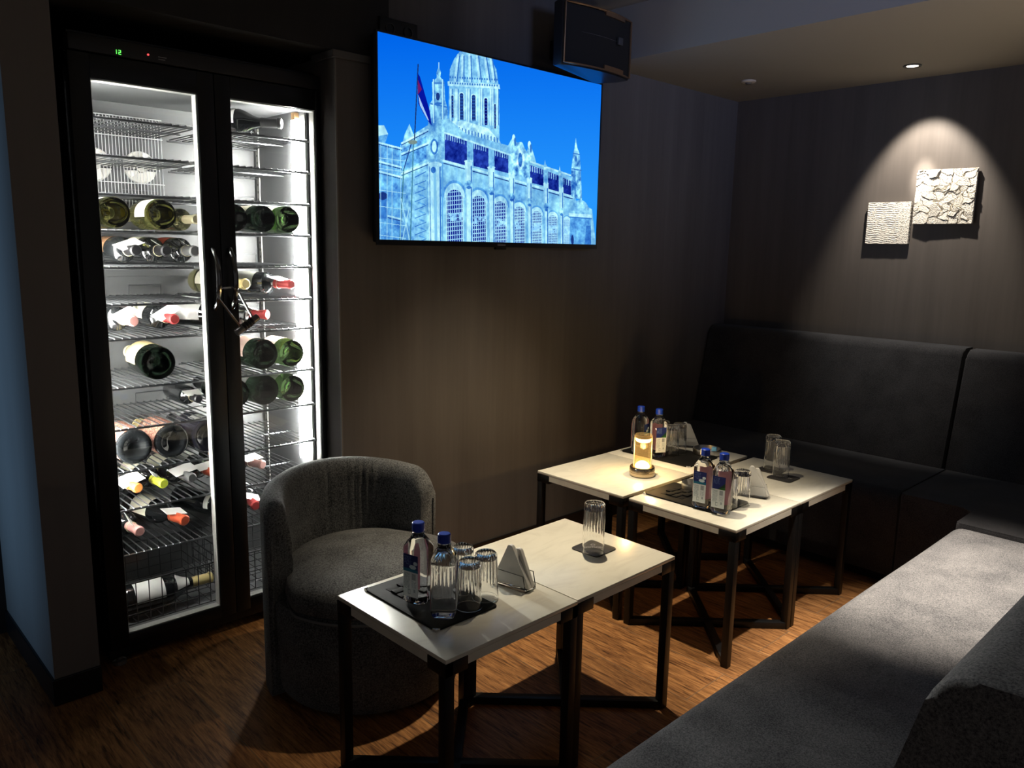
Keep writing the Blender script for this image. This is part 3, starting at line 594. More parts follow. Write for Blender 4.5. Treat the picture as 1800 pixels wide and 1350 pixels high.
def bottle(label, at, dirn, kind='bordeaux', r=.042, h=.315, glass='dark', lbl='cream', cap='black', tagc=None, wrap=False, lz=(.18, .48), up=200):
    """at = centre of the base; dirn = neck direction"""
    d = Vector(dirn).normalized()
    t = thing('wine_bottle', label, 'wine bottle', at, 0, 'wine bottles in the cooler')
    t.rotation_euler = d.to_track_quat('Z', 'Y').to_euler()
    part('glass', ('glass', kind, r, h), lambda: MB().lathe(prof(kind, r, h), 36), GLS[glass], t)
    def sheet(z0, z1, rr, half):
        bb = MB(); n = 24; A = []; B = []
        for k in range(n+1):
            a = PI/2-half+2*half*k/n; A.append((rr*math.cos(a), rr*math.sin(a), z0)); B.append((rr*math.cos(a), rr*math.sin(a), z1))
        return bb.loft([A, B], False, False)
    if lbl: part('label', ('label', r, h, lz), lambda: sheet(h*lz[0], h*lz[1], r+.0008, R(up/2)), M_WRAP if wrap else LBL[lbl], t)
    n = r*.37; lo = h*.74 if kind == 'bordeaux' else h*.76
    part('capsule', ('capsule', kind, r, h), lambda: MB().lathe([(n*1.02+.0006, lo), (n*.95+.001, h-.014), (n*1.12+.0008, h-.012), (n*1.12+.0008, h-.003), (n*.9, h+.001), (0, h+.001)], 24), CAPS[cap], t)
    if tagc:
        tw, tl, ang = tagc
        def card():
            bb = MB(); M_ = Matrix.Translation((0, n+.004, h*.80)) @ Matrix.Rotation(R(ang), 4, 'Z') @ Matrix.Rotation(R(14), 4, 'X')
            bb.box((-tw/2, -.0004, -tl/2), (tw/2, .0004, tl/2), 0, M_)
            return bb
        part('neck_tag', ('neck_tag',)+tuple(tagc)+(r, h), card, M_PAPER, t)
        part('tag_string', ('tag_string',)+tuple(tagc)+(r, h), lambda: MB().tube([((n+.003)*math.cos(a), (n+.003)*math.sin(a), h*.80) for a in [2*PI*k/16 for k in range(16)]], .0009, 5, True), CAPS['cream'], t)
    return t
def out_(label, tip, S, dx=0, **k):          # neck towards the door
    h = k.get('h', .315); r = k.get('r', .042); d = Vector((dx, -1, 0)).normalized(); z = S+.0045+r
    at = Vector((tip, 2.72, z))-d*h; return bottle(label, at, d, **k)
def in_(label, x, S, dx=0, y=2.70, **k):     # base towards the door
    r = k.get('r', .042); return bottle(label, (x, y, S+.0045+r), (dx, 1, 0), **k)
s = SH
in_('olive wine bottle, base out, leftmost on the fourth shelf of the left door', .838, s[3], r=.049, h=.33, glass='olive', lbl='white', kind='burgundy', cap='gold')
in_('yellow wine bottle with broad cream label, base out on the fourth shelf', .983, s[3], r=.049, h=.33, glass='olive', lbl='cream', kind='burgundy', cap='cream', lz=(.06, .34))
out_('bottle with cream capsule poking out at the right of the left door, fourth shelf', 1.103, s[3], .05, glass='yellow', lbl=None, cap='cream', r=.038)
in_('dark green bottle, base out beside the middle post, fourth shelf, right door', 1.232, s[3], r=.048, h=.32, glass='deep', lbl='cream', kind='burgundy', cap='black')
in_('green bottle, base out, middle of three, fourth shelf of the right door', 1.338, s[3], r=.048, h=.32, glass='deep', lbl='cream', kind='burgundy', cap='black')
in_('bright green bottle, base out, beside the light strip on the fourth shelf', 1.436, s[3], r=.048, h=.32, glass='green', lbl='cream', kind='burgundy', cap='black')
out_('dark bottle with the large white neck tag, left on the fifth shelf', .902, s[4], .05, r=.044, lbl='brown', tagc=(.075, .075, 20), cap='black')
out_('dark bottle with black capsule, middle of three on the fifth shelf', .999, s[4], .05, r=.044, lbl='cream', tagc=(.045, .04, -30), cap='black')
out_('dark bottle with grey stamped capsule, right of three on the fifth shelf', 1.093, s[4], .04, r=.044, lbl='red', tagc=(.05, .05, -35), cap='grey')
out_('pale yellow bottle with gold capsule crossing behind the middle post, sixth shelf', 1.271, s[5], .14, r=.046, h=.32, glass='yellow', lbl='cream', cap='gold', kind='burgundy')
bottle('dark bottle lying sideways with red capsule and grey tag, sixth shelf of the right door', (1.322, 2.968, s[5]+.047), (.42, -.91, 0), r=.042, h=.29, lbl='grey', cap='red', tagc=(.07, .06, 0))
bottle('black capped bottle alone on the top shelf of the right door', (1.198, 2.90, s[0]+.052), (.72, -.69, 0), r=.047, h=.30, lbl='white', cap='black', kind='burgundy')
out_('bottle with pink capsule and white tag, left on the seventh shelf', .880, s[6], .15, r=.042, lbl='white', cap='pink', tagc=(.08, .06, 25), up=230)
out_('bottle with dark red stamped capsule under a white tag, middle of the seventh shelf', 1.012, s[6], .06, r=.042, lbl='cream', cap='red', tagc=(.085, .07, 30))
bottle('dark bottle slanting right behind the post with a white tag, seventh shelf', (1.075, 2.97, s[6]+.047), (.62, -.78, 0), r=.042, lbl='white', cap='black', tagc=(.08, .07, 0))
out_('bottle with red capsule and white card, seventh shelf of the right door', 1.349, s[6], .45, r=.042, lbl='cream', cap='red', tagc=(.09, .07, -15))
in_('big champagne bottle with silver neck alone on the eighth shelf, base out', .945, s[7], .06, r=.057, h=.35, glass='deep', lbl='gold', kind='burgundy', cap='cream', lz=(.20, .52))
in_('dark bottle, base out, left of two on the eighth shelf of the right door', 1.322, s[7], r=.056, h=.33, glass='deep', lbl='pink', kind='burgundy', cap='gold')
in_('bright green bottle, base out, right of two on the eighth shelf beside the light strip', 1.434, s[7], r=.052, h=.33, glass='green', lbl='pink', kind='burgundy', cap='gold')
in_('dark bottle half hidden by the middle post, ninth shelf, right door', 1.205, s[8], r=.056, h=.33, glass='deep', lbl=None, kind='burgundy', cap='black')
in_('dark green bottle, base out, middle of the ninth shelf of the right door', 1.322, s[8], r=.056, h=.33, glass='deep', lbl='grey', kind='burgundy', cap='black')
in_('glowing green bottle, base out, right end of the ninth shelf', 1.434, s[8], r=.052, h=.33, glass='green', lbl='grey', kind='burgundy', cap='black')
bottle('small dark bottle with a tilted white tag, back of the ninth shelf', (1.108, 3.05, s[8]+.040), (0, -1, 0), r=.034, h=.26, lbl=None, cap='black', tagc=(.06, .05, 0))
in_('magnum in woven pink wrap, base out, left of two on the tenth shelf', .853, s[9], r=.058, h=.34, lbl='pink', wrap=True, kind='burgundy', cap='gold', lz=(.05, .55), up=320)
in_('magnum in woven pink wrap, base out, right of two on the tenth shelf', .977, s[9], r=.058, h=.34, lbl='pink', wrap=True, kind='burgundy', cap='gold', lz=(.05, .55), up=320)
in_('large navy bottle with a small blue label, base out, right end of the tenth shelf', 1.100, s[9], r=.060, h=.34, glass='navy', lbl='grey', kind='burgundy', cap='black', lz=(.1, .3), up=60)
out_('bottle with orange capsule and white tag, left on the eleventh shelf', .860, s[10], .12, r=.040, lbl='cream', cap='orange', tagc=(.08, .07, 15))
out_('bottle with lime green capsule and folded tag, second on the eleventh shelf', .945, s[10], .10, r=.039, lbl='cream', cap='lime', tagc=(.04, .05, -40))
out_('bottle with clear grey capsule and white tag, third on the eleventh shelf', 1.043, s[10], .12, r=.041, lbl='cream', cap='grey', tagc=(.085, .06, 10))
out_('bottle with red capsule beside the middle post on the eleventh shelf', 1.128, s[10], .10, r=.040, lbl='white', cap='vermilion', tagc=(.08, .05, 5))
out_('bottle with brown pink capsule on the eleventh shelf of the right door', 1.310, s[10], .30, r=.041, lbl='brown', cap='brown', tagc=(.08, .05, 0))
out_('bottle with pink capsule and bright tag, left on the twelfth shelf', .856, s[11], .10, r=.042, lbl='white', cap='pink', tagc=(.05, .09, -55))
out_('dark bottle with vermilion capsule and white card, middle of the twelfth shelf', 1.010, s[11], .22, r=.046, h=.33, lbl='cream', cap='vermilion', tagc=(.08, .05, -12), kind='burgundy')
out_('dark bottle with a white neck ring by the middle post, twelfth shelf', 1.215, s[11], .40, r=.044, lbl='white', cap='black', lz=(.55, .62))
bottle('bottle with red capsule on the twelfth shelf of the right door', (1.325, 3.03, s[11]+.047), (-.16, -1, 0), r=.042, lbl='white', cap='red', tagc=(.07, .05, -20))
champ = bottle('champagne bottle with gold foil neck lying in the bottom wire basket', (.800, 2.765, .115+.052), (1, -.03, 0), r=.049, h=.31, lbl='white', cap='gold', kind='burgundy', lz=(.10, .42))

pz = prof('burgundy', .049, .31); zz_ = [p[1] for p in pz[6:]]; rr_ = [p[0] for p in pz[6:]]; A_ = []
for z in np.linspace(.172, .222, 7):
    rad = float(np.interp(z, zz_, rr_))+.0012; A_.append([(rad*math.cos(a), rad*math.sin(a), float(z)) for a in np.linspace(PI/2-1.5, PI/2+1.5, 25)])
obj('shoulder_label', MB().loft(A_, False, False), LBL['white'], champ, 60)

# ------------------------------------------------------------ banquette seating
def bench(name, label, parts):
    t = thing(name, label, 'sofa')
    for pn, mb, mt in parts: obj(pn, mb, mt, t, 50)
    return t
seatA = [(3.345, .04, .01), (3.315, .40, .0), (3.33, .425, .05), (3.90, .425, .02), (3.90, .04, .01)]
seatA = rpoly([(3.35, .05, .01), (3.335, .425, .055), (3.905, .425, .02), (3.905, .05, .01)])
backA = rpoly([(3.915, .30, .01), (3.88, .425, .02), (3.995, .975, .05), (XR-.002, .975, .03), (XR-.002, .05, .01), (3.915, .05, .01)])
bench('banquette', 'long dark banquette section along the right wall under the plaster panels', [
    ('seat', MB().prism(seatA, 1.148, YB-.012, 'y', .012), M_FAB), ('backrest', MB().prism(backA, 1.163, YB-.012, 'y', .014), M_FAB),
    ('plinth', MB().box((3.40, 1.16, 0), (4.1, YB-.02, .05)), M_BLACK)])
cor = rpoly([(3.335, 1.140, .012), (3.335, .866, .035), (3.125, .866, .012), (3.125, .395, .02), (3.90, .395, .02), (3.90, 1.140, .012)])
backC = rpoly([(3.915, .05, .01), (3.88, .425, .02), (3.995, .970, .05), (XR-.002, .970, .03), (XR-.002, .05, .01)])
def backprofB(x): return rpoly([(.39, .05, .01), (.375, .425, .02), (.245, .955, .055), (.065, .965, .055), (.06, .05, .01)])
bench('corner_banquette', 'dark corner seat joining the two banquettes, beside the right wall', [
    ('seat', MB().prism(cor, .05, .425, 'z', .045, 5), M_FAB), ('backrest', MB().prism(backC, .40, 1.146, 'y', .014), M_FAB),
    ('backrest', MB().prism(backprofB(0), 3.128, XR-.004, 'x', .012), M_FABL), ('plinth', MB().box((3.20, .45, 0), (3.85, 1.1, .05)), M_BLACK)])
b = MB(); x0, x1 = .872, 3.112; nx, sec = 300, rpoly([(.866, .05, .01), (.872, .425, .055), (.380, .425, .02), (.380, .05, .01)], 8)
rings = []
for k in range(nx+1):
    x = x0+(x1-x0)*k/nx; e = min(x-x0, x1-x); q = []
    for (y, z) in sec:
        dz = 0
        if z > .38:
            xc = 1.655+.03*math.sin((y-.4)*6); dz -= .007*math.exp(-((x-xc)/.010)**2)*math.exp(-((y-.66)/.17)**2)
            dz += .003*math.exp(-((x-xc-.03)/.02)**2)*math.exp(-((y-.66)/.17)**2)
            dz -= .05*max(0, 1-e/.05)**2.2+.0
            dz += .0012*math.sin(x*7+y*5)
        q.append((x, y, z+dz))
    rings.append(q)
b.loft(rings)
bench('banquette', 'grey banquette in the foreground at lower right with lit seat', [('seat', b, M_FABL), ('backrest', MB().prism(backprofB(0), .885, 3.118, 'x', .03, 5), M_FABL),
    ('plinth', MB().box((.95, .12, 0), (3.1, .80, .05)), M_BLACK)])

# ------------------------------------------------------------ barrel chair
ch = thing('barrel_chair', 'round grey tweed barrel chair in front of the wine cooler', 'chair', (1.34, 2.06, 0))
def bulge(a, j, z):
    f = .5-.5*math.sin(a); return 1.0 if f > .5 else .93+.07*f/.5
b = MB().lathe([(0, .02), (.285, .02), (.298, .05), (.305, .20), (.308, .315), (.300, .325), (0, .325)], 72); obj('base', b, M_FABC, ch, 50)
def seatmod(a, j, z):
    f = -math.sin(a); return .82+.18*max(0, min(1, (f+.25)/.5))
b = MB().lathe([(0, .322), (.29, .322), (.312, .335), (.320, .365), (.312, .395), (.285, .412), (.2, .424), (.1, .430), (0, .432)], 72, mod=seatmod); obj('seat', b, M_FABC, ch, 60)
obj('piping', MB().tube([(.312*seatmod(a, 0, 0)*math.cos(a), .312*seatmod(a, 0, 0)*math.sin(a), .322+.008*math.sin(a)) for a in [2*PI*k/72 for k in range(72)]], .0045, 6, True), pm('grey_piping', (.16, .16, .16), .9), ch)
b = MB(); rings = []; a0, a1, n = R(10), R(173), 88
for k in range(n+1):
    a = a0+(a1-a0)*k/n; e = min(a-a0, a1-a)*.29; mid = math.sin(a)
    top = .615+.048*mid-.06*max(0, 1-e/.06)**2.2
    pl = 0
    for c in (48, 54, 60, 66, 72, 88): pl += .006*math.exp(-((math.degrees(a)-c)/1.1)**2)
    ro, ri = .328, .252; th = ro-ri; q = []
    for (u, z) in [(0, .02), (0, .2), (0, .4), (0, top-.03), (.10, top-.012), (.3, top-.002), (.55, top), (.8, top-.008), (.95, top-.028), (1, top-.06), (1.0, top-.14), (1.03, .45), (1.0, .36), (1.0, .02)]:
        rr = ro-th*u
        if u >= .5 and z > .40: rr += pl*min(1, (z-.40)/.12)*1.0
        q.append((rr*math.cos(a), rr*math.sin(a), z))
    rings.append(q)
b.loft(rings); bmesh.ops.bevel(b.bm, geom=[e for e in b.bm.edges if len(e.link_faces) == 2 and e.calc_face_angle(0) > 1.2 and e.verts[0].co.z > .03], offset=.012, segments=3, affect='EDGES', clamp_overlap=True)
obj('backrest', b, M_FABC, ch, 60)
for a in (a0, a1): obj('seam', MB().tube([(.315*math.cos(a), .315*math.sin(a), z) for z in (.03, .2, .4, .52)], .004, 6), M_FABC, ch)

# ------------------------------------------------------------ tables
TH = .495
def table(label, x, y, rz=0):
    t = thing('side_table', label, 'table', (x, y, 0), rz, 'marble side tables')
    h = .2225; c = .066
    b = MB().box((-h, -h, TH-.011), (h, h, TH), .0018); top = obj('tabletop', b, M_MARBLE, t)
    pl = [(-h+c, -h), (h-c, -h), (h-c, -h+.022), (h-.022, -h+.022), (h-.022, -h+c), (h, -h+c), (h, h-c), (h-.022, h-c), (h-.022, h-.022), (h-c, h-.022), (h-c, h), (-h+c, h), (-h+c, h-.022), (-h+.022, h-.022), (-h+.022, h-c), (-h, h-c), (-h, -h+c), (-h+.022, -h+c), (-h+.022, -h+.022), (-h+c, -h+.022)]
    obj('top_edge', MB().prism(pl, TH-.032, TH-.011), M_MARBLE, top)
    lw = .026
    for sx in (-1, 1):
        for sy in (-1, 1):
            b = MB(); xa, xb = sorted((sx*h, sx*(h-lw))); ya, yb = sorted((sy*h, sy*(h-lw))); b.box((xa, ya, .001), (xb, yb, TH-.033), .0015)
            leg = obj('leg', b, M_BLACK, t)
            b = MB(); xa, xb = sorted((sx*(h+.0006), sx*(h-c))); ya, yb = sorted((sy*(h+.0006), sy*(h-.0215))); b.box((xa, ya, TH-.044), (xb, yb, TH-.0115), .001)
            xa, xb = sorted((sx*(h+.0006), sx*(h-.0215))); ya, yb = sorted((sy*(h+.0006), sy*(h-c))); b.box((xa, ya, TH-.044), (xb, yb, TH-.0115), .001)
            obj('bracket', b, M_BLACK, leg)
    for s_ in (1, -1):
        M_ = Matrix.Rotation(R(45*s_), 4, 'Z'); lg = (h-.015)*math.sqrt(2)
        obj('floor_bar', MB().box((-lg, -.014, .001+.0006*(s_ < 0)), (lg, .014, .026), .0015, M_), M_BLACK, t)
    return t
tb = table('white marble table holding bottles, short glasses and a napkin holder, nearest the viewer', 1.234, 1.478, .012)
for lab, x, y in (('white marble table with a single glass on a coaster, right half of the near pair', 1.682, 1.487),
                  ('white marble table with two labelled water bottles on a black mat, middle of the room', 2.467, 1.484), ('white marble table with two tall glasses on coasters beside the dark banquette', 2.916, 1.484),
                  ('white marble table with the glowing lamp, closest to the back wall', 2.466, 1.956), ('white marble table with the steel ashtray in the far corner', 2.915, 1.958)):
    dup(tb, (x, y, 0), .012 if x < 2 else 0, lab)

# ------------------------------------------------------------ things on the tables
def leather_mat(label, x, y, rz, wx=.165, wy=.29):
    t = thing('leather_mat', label, 'mat', (x, y, TH), rz, 'black leather mats')
    obj('pad', MB().prism(rpoly([(-wx/2, -wy/2, .008), (wx/2, -wy/2, .008), (wx/2, wy/2, .008), (-wx/2, wy/2, .008)]), .0006, .0056, 'z', .001, 2), M_LEATHER, t)
    b = MB(); s_ = .021
    for i in range(3):
        for j in range(4):
            z = .0066+.0022*((i*2+j) % 3); b.box((-wx*.30+i*s_*1.7, wy*.06+j*s_*1.15, .0052), (-wx*.30+(i+1)*s_*1.7-.001, wy*.06+(j+1)*s_*1.15-.001, z), .0006)
    obj('embossed_blocks', b, M_LEATHER, t); 
    for sx, sy in ((-1, -1), (-1, 1)): obj('corner_clip', MB().prism([(sx*wx/2*1.012, sy*wy/2*1.007), (sx*(wx/2-.012), sy*wy/2*1.007), (sx*wx/2*1.012, sy*(wy/2-.012))], .0004, .0063), M_CHROME, t)
    return t
leather_mat('black leather mat under the two bottles on the nearest table', 1.178, 1.522, 0, .20, .305)
leather_mat('black leather mat under the labelled bottles on the middle table', 2.430, 1.540, .02, .205, .325)
leather_mat('black leather mat behind the glowing lamp on the back tables', 2.875, 1.976, .02, .235, .36)

def superell(hx, hy, rc, n=8): return rpoly([(-hx, -hy, rc), (hx, -hy, rc), (hx, hy, rc), (-hx, hy, rc)], n)
def label_image(kind):
    a = np.ones((256, 144, 3))*np.array([.86, .89, .90]); yy, xx = np.mgrid[0:256, 0:144]
    top = yy < 104; a[top] = (.02, .12, .42)
    if kind == 0:
        m_ = top & (yy > 84); a[m_] = (.02, .42, .55); cl = (((xx-92)/34.)**2+((yy-72)/13.)**2 < 1) | (((xx-118)/20.)**2+((yy-48)/12.)**2 < 1); a[cl & top] = (.85, .93, .97)
    else:
        hill = top & (yy > 104-(xx-60)*.7) & (xx > 60); a[hill] = (.02, .22, .12); h2 = top & (yy > 104-(xx-70)*.35) & (xx > 70); a[h2] = (.20, .42, .14)
    r_ = np.random.default_rng(kind+3)
    for y0 in range(12, 60, 9):
        for x0 in range(12, 80, 5):
            if r_.random() < .6: a[y0:y0+4, x0:x0+3] = (.55, .66, .85)
    for y0 in range(114, 205, 6):
        for x0 in range(10, 62, 4):
            if r_.random() < .75: a[y0:y0+3, x0:x0+3] = (.45, .55, .60)
    for x0 in range(84, 122, 3): a[112:150, x0:x0+1+(x0 % 2)] = (.25, .30, .38)
    for y0 in range(158, 200, 6):
        for x0 in range(84, 126, 4):
            if r_.random() < .6: a[y0:y0+3, x0:x0+3] = (.5, .58, .64)
    a[212:240, 44:72] = (.5, .58, .62); a[216:236, 48:68] = (.86, .89, .90); a[205:225, 100:118] = (.6, .66, .7)
    a[:, 70:72] = np.where(top[:, 70:72, None], a[:, 70:72], .95)
    return mimage('water_label', a)
def label_mat(kind):
    m = bpy.data.materials.new('water_label'); m.use_nodes = True; nt = m.node_tree; b = nt.nodes['Principled BSDF']
    im = N(nt, 'ShaderNodeTexImage'); im.image = label_image(kind); uv = N(nt, 'ShaderNodeUVMap'); nt.links.new(uv.outputs[0], im.inputs[0])
    ge = N(nt, 'ShaderNodeNewGeometry'); mx = N(nt, 'ShaderNodeMix', data_type='RGBA'); mx.inputs[7].default_value = (.62, .30, .38, 1)
    nt.links.new(ge.outputs['Backfacing'], mx.inputs[0]); nt.links.new(im.outputs[0], mx.inputs[6]); nt.links.new(mx.outputs[2], b.inputs['Base Color']); b.inputs['Roughness'].default_value = .5; return m
LM = [label_mat(0), label_mat(1)]
def water_bottle(label, x, y, rz, kind, z=TH+.006):
    t = thing('water_bottle', label, 'water bottle', (x, y, z), rz, 'bottled water on the tables')
    hx = .031; secs = [(.0, .020, .010), (.003, .026, .012), (.012, .0305, .013), (.02, .031, .013), (.146, .031, .013), (.152, .0305, .014), (.166, .0235, .0125), (.176, .0175, .0125), (.181, .0145, .0135), (.190, .0142, .0138)]
    rings = [[(a, c, zz) for a, c in superell(h_, h_, min(rc, h_*.98), 6)] for zz, h_, rc in secs]
    b = MB(); b.loft(rings); obj('body', b, M_WATER, t, 32)
    obj('neck_ring', MB().lathe([(.0142, .183), (.0170, .184), (.0170, .187), (.0142, .188)], 24, close=True), M_WATER, t)
    obj('cap', MB().lathe([(0, .213), (.0135, .213), (.0160, .2105), (.0163, .191), (.0152, .1895), (0, .1895)], 40, mod=lambda a, j, z: 1+.018*(j in (2, 3))*math.cos(20*a)), M_BLUECAP, t)
    for sgn, nm in ((1, 'front_label'), (-1, 'back_label')):
        b = MB(); uvl = b.bm.loops.layers.uv.new('UVMap'); xs = sgn*(-.0315); w_ = .0235
        v = b.verts([(xs, sgn*w_, .024), (xs, -sgn*w_, .024), (xs, -sgn*w_, .136), (xs, sgn*w_, .136)])
        f = b.face(v)
        for l, u in zip(f.loops, ((0, 0), (1, 0), (1, 1), (0, 1))): l[uvl].uv = u
        o = obj(nm, b, LM[kind], t, 0, False)
    return t
water_bottle('labelled water bottle at the back of the nearest table, showing its printed side', 1.140, 1.520, R(14), 0)
water_bottle('clear water bottle with its plain side outward, nearest to the viewer', 1.140, 1.416, R(135), 1)
water_bottle('left of the two labelled water bottles on the middle table', 2.352, 1.463, R(8), 0)
water_bottle('right of the two labelled water bottles on the middle table', 2.350, 1.386, R(8), 1)
water_bottle('left water bottle standing just behind the glowing lamp', 2.785, 2.072, R(100), 0)
water_bottle('right water bottle standing just behind the glowing lamp', 2.800, 1.984, R(60), 1)

def tumbler(label, x, y, h, r0, r1, z, group):
    t = thing('tumbler', label, 'glass', (x, y, z), random.random()*.3, group)
    rim, foot = r0, r1; th = .0022; n = 12; out = []; inn = []
    for k in range(n+1):
        a = k/n; out.append((rim+(foot-rim)*a, h*a))
    out[-1] = (foot-.003, h); out.insert(-1, (foot, h-.004))
    inn = [(rim-th+(foot-rim)*a, h*a) for a in [k/8*.86 for k in range(9)]]+[(0, h*.87)]
    pr = [(0, h-.001)]+[(foot*.55, h-.001)]+out[::-1]+inn
    def rib(a, j, zz): return 1+(.045*math.cos(22*a) if (zz > h*.48 and j < n+4 and j > 2) else 0)
    obj('bowl', MB().lathe(pr, 132, mod=rib), M_GLASS, t, 50); return t
GG = 'upturned glasses'
tumbler('upturned ribbed tall glass on the coaster of the near pair of tables', 1.738, 1.446, .155, .0335, .030, TH+.0045, GG)
tumbler('upturned tall glass on the rear coaster beside the dark banquette', 3.0, 1.546, .148, .0335, .029, TH+.0045, GG)
tumbler('upturned tall glass on the front coaster beside the dark banquette', 2.938, 1.473, .148, .0335, .029, TH+.0045, GG)
tumbler('short upturned glass right beside the front water bottle on the nearest table', 1.217, 1.412, .124, .034, .027, TH+.0064, GG)
tumbler('short upturned glass nearest the napkin holder on the nearest table', 1.284, 1.424, .124, .034, .027, TH+.001, GG).location.z = TH+.0064
tumbler('short upturned glass at the back of the group on the nearest table', 1.266, 1.496, .124, .034, .027, TH+.0064, GG)
tumbler('short upturned glass half hidden behind the front water bottle on the nearest table', 1.196, 1.478, .124, .034, .027, TH+.0064, GG)
tumbler('upturned glass nearest the napkins on the middle table', 2.492, 1.392, .124, .034, .028, TH+.0064, GG)
tumbler('upturned glass tucked right of the labelled bottles on the middle table', 2.432, 1.408, .124, .034, .028, TH+.0064, GG)
tumbler('left upturned glass behind the lamp, next to the water bottle', 2.862, 1.955, .135, .034, .028, TH+.0064, GG)
tumbler('right upturned glass behind the lamp, next to the napkins', 2.925, 1.958, .135, .034, .028, TH+.0064, GG)
tumbler('rear upturned glass behind the lamp, farthest from the viewer', 2.905, 2.035, .135, .034, .028, TH+.0064, GG)

def text_mesh(s, size, m, parent, loc, rz):
    cu = bpy.data.curves.new('lettering', 'FONT'); cu.body = s; cu.size = size; cu.align_x = 'CENTER'; cu.extrude = .0001
    o = bpy.data.objects.new('lettering', cu); C.objects.link(o); dg = bpy.context.evaluated_depsgraph_get(); me = bpy.data.meshes.new_from_object(o.evaluated_get(dg))
    bpy.data.objects.remove(o); me.materials.clear(); me.materials.append(m)
    q = bpy.data.objects.new('lettering', me); C.objects.link(q); q.parent = parent; q.location = loc; q.rotation_euler = (0, 0, rz); return q
def coaster(label, x, y, rz, tr):
    t = thing('coaster', label, 'coaster', (x, y, TH), rz, 'square dark coasters'); s_ = .051
    obj('pad', MB().prism(rpoly([(-s_, -s_, .012), (s_, -s_, .012), (s_, s_, .012), (-s_, s_, .012)]), .0006, .0040, 'z', .0008, 2), M_COAST, t)
    text_mesh('EDITION', .017, M_WRITE, t, (0, 0, .0042), tr)
    obj('emblem', MB().lathe([(.006, .0040), (.0075, .0040), (.0075, .0043), (.006, .0043)], 20, (math.cos(tr+PI/2)*.026, math.sin(tr+PI/2)*.026, 0), close=True), M_WRITE, t)
coaster('dark square coaster under the single tall glass on the near tables', 1.764, 1.465, .04, R(-45))
coaster('dark coaster under the rear of two tall glasses by the banquette', 3.005, 1.546, .02, R(-90))
coaster('dark coaster under the front of two tall glasses by the banquette', 2.934, 1.457, .02, R(-90))

def napkins(label, x, y, rz, z=TH):
    t = thing('napkin_holder', label, 'napkin holder', (x, y, z), rz, 'acrylic napkin holders')
    b = MB().box((-.056, -.024, .0008), (.056, .024, .009), .0015); obj('base', b, M_ACRYL, t)
    for s_ in (-1, 1): obj('side_plate', MB().prism([(-.054, .009), (.054, .009), (.046, .046), (-.046, .046)], s_*.0235-.002, s_*.0235+.002, 'y'), M_ACRYL, t)
    for k, (y0, h_, sk) in enumerate(((-.008, .118, -.006), (.006, .108, .012))):
        obj('napkin', MB().prism(rpoly([(-.062, .0095, .003), (.062, .0095, .003), (sk+.006, h_, .006), (sk-.006, h_, .004)]), y0-.0055, y0+.0055, 'y', .0015, 2), M_PAPER, t)
    return t
napkins('clear acrylic napkin holder with white napkins on the nearest table', 1.398, 1.436, R(-80))
napkins('acrylic napkin holder behind the labelled bottles on the middle table', 2.620, 1.418, R(-70))
napkins('acrylic napkin holder with white napkins beside the steel ashtray', 3.062, 2.015, R(-55))

def ashtray(label, x, y, r, chalk):
    t = thing('ashtray', label, 'ashtray', (x, y, TH), 0, 'round steel ashtrays')
    obj('bowl', MB().lathe([(0, .001), (r*.82, .001), (r*.97, .008), (r, .020), (r*.97, .030), (r*.90, .030), (r*.86, .022), (r*.78, .010), (0, .008)], 44), M_STEEL, t)
    return t
ashtray('round steel ashtray with a blue bit on its rim, far table by the dark banquette', 3.015, 1.868, .064, True)
ashtray('round steel ashtray half hidden behind the left labelled bottle', 2.520, 1.600, .055, False)
o = obj('blue_chalk', MB().box((-.011, -.011, 0), (.011, .011, .022), .004), pm('light_blue', (.16, .50, .85), .6)); o.location = (3.045, 1.85, TH+.0105); o.rotation_euler = (0, 0, .4); tag(o, 'small light blue cube lying in the far steel ashtray', 'chalk')

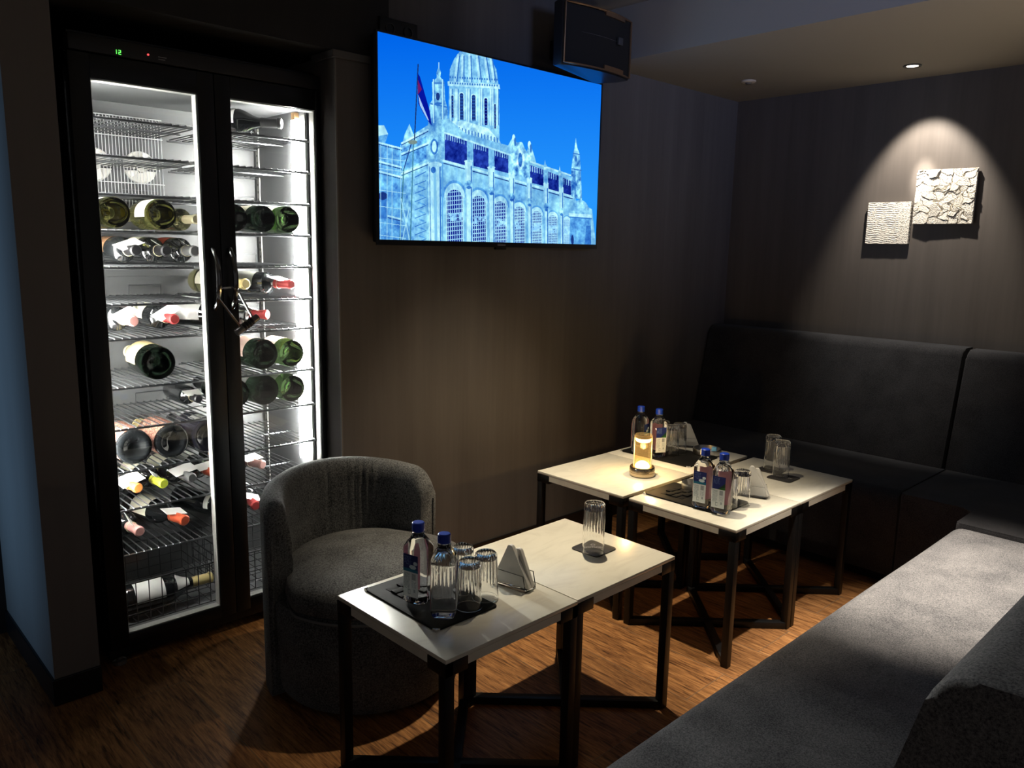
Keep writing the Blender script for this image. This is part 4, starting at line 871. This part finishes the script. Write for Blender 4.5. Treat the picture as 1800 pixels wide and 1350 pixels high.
# table lamp
t = thing('table_lamp', 'small brass table lamp with glowing glass cylinder on the back left table', 'lamp', (2.520, 1.856, TH))
obj('base', MB().lathe([(0, .001), (.044, .001), (.050, .004), (.051, .010), (.0505, .036), (.048, .040), (.044, .040), (.044, .036), (0, .036)], 56), M_BRASS, t)
for z in (.016, .026): obj('groove', MB().lathe([(.0511, z), (.0513, z+.0008), (.0511, z+.0016)], 56), pm('groove_dark', (.22, .17, .10), .4, .8), t)
TUBE = thin_glass('amber_clear_glass', (1.0, .90, .70), .15)
nt = TUBE.node_tree; ad = N(nt, 'ShaderNodeAddShader'); em = N(nt, 'ShaderNodeEmission', Strength=.10); em.inputs[0].default_value = (1, .62, .22, 1)  # faint emission in the glass stands in for the lamp's inner glow
src = nt.nodes['Material Output'].inputs[0].links[0].from_socket; nt.links.new(src, ad.inputs[0]); nt.links.new(em.outputs[0], ad.inputs[1]); nt.links.new(ad.outputs[0], nt.nodes['Material Output'].inputs[0])
obj('glass_tube', MB().lathe([(.034, .036), (.034, .172), (.0325, .172), (.0325, .036)], 48, close=True), TUBE, t)
GLOW = emis('lamp_glow', (1.0, .80, .50), 9)
obj('lower_light', MB().lathe([(0, .060), (.012, .059), (.022, .053), (.029, .044), (.030, .038), (0, .037)], 32), GLOW, t)
obj('upper_light', MB().lathe([(0, .139), (.020, .140), (.028, .143), (.031, .148), (.031, .156), (0, .156)], 32), GLOW, t)
obj('top_plate', MB().lathe([(0, .157), (.031, .157), (.031, .160), (0, .161)], 32), M_BRASS, t)
for k in range(2): a = k*PI+2.2; obj('rod', MB().tube([(.0355*math.cos(a), .0355*math.sin(a), .037), (.0355*math.cos(a), .0355*math.sin(a), .168)], .0020, 8), pm('pale_brass', (.85, .72, .48), .35, .6), t)
pl = bpy.data.lights.new('lamp_bulb', 'POINT'); pl.energy = 2.2; pl.color = (1, .74, .42); pl.shadow_soft_size = .012
po = bpy.data.objects.new('lamp_bulb', pl); C.objects.link(po); po.parent = t; po.location = (0, 0, .105)
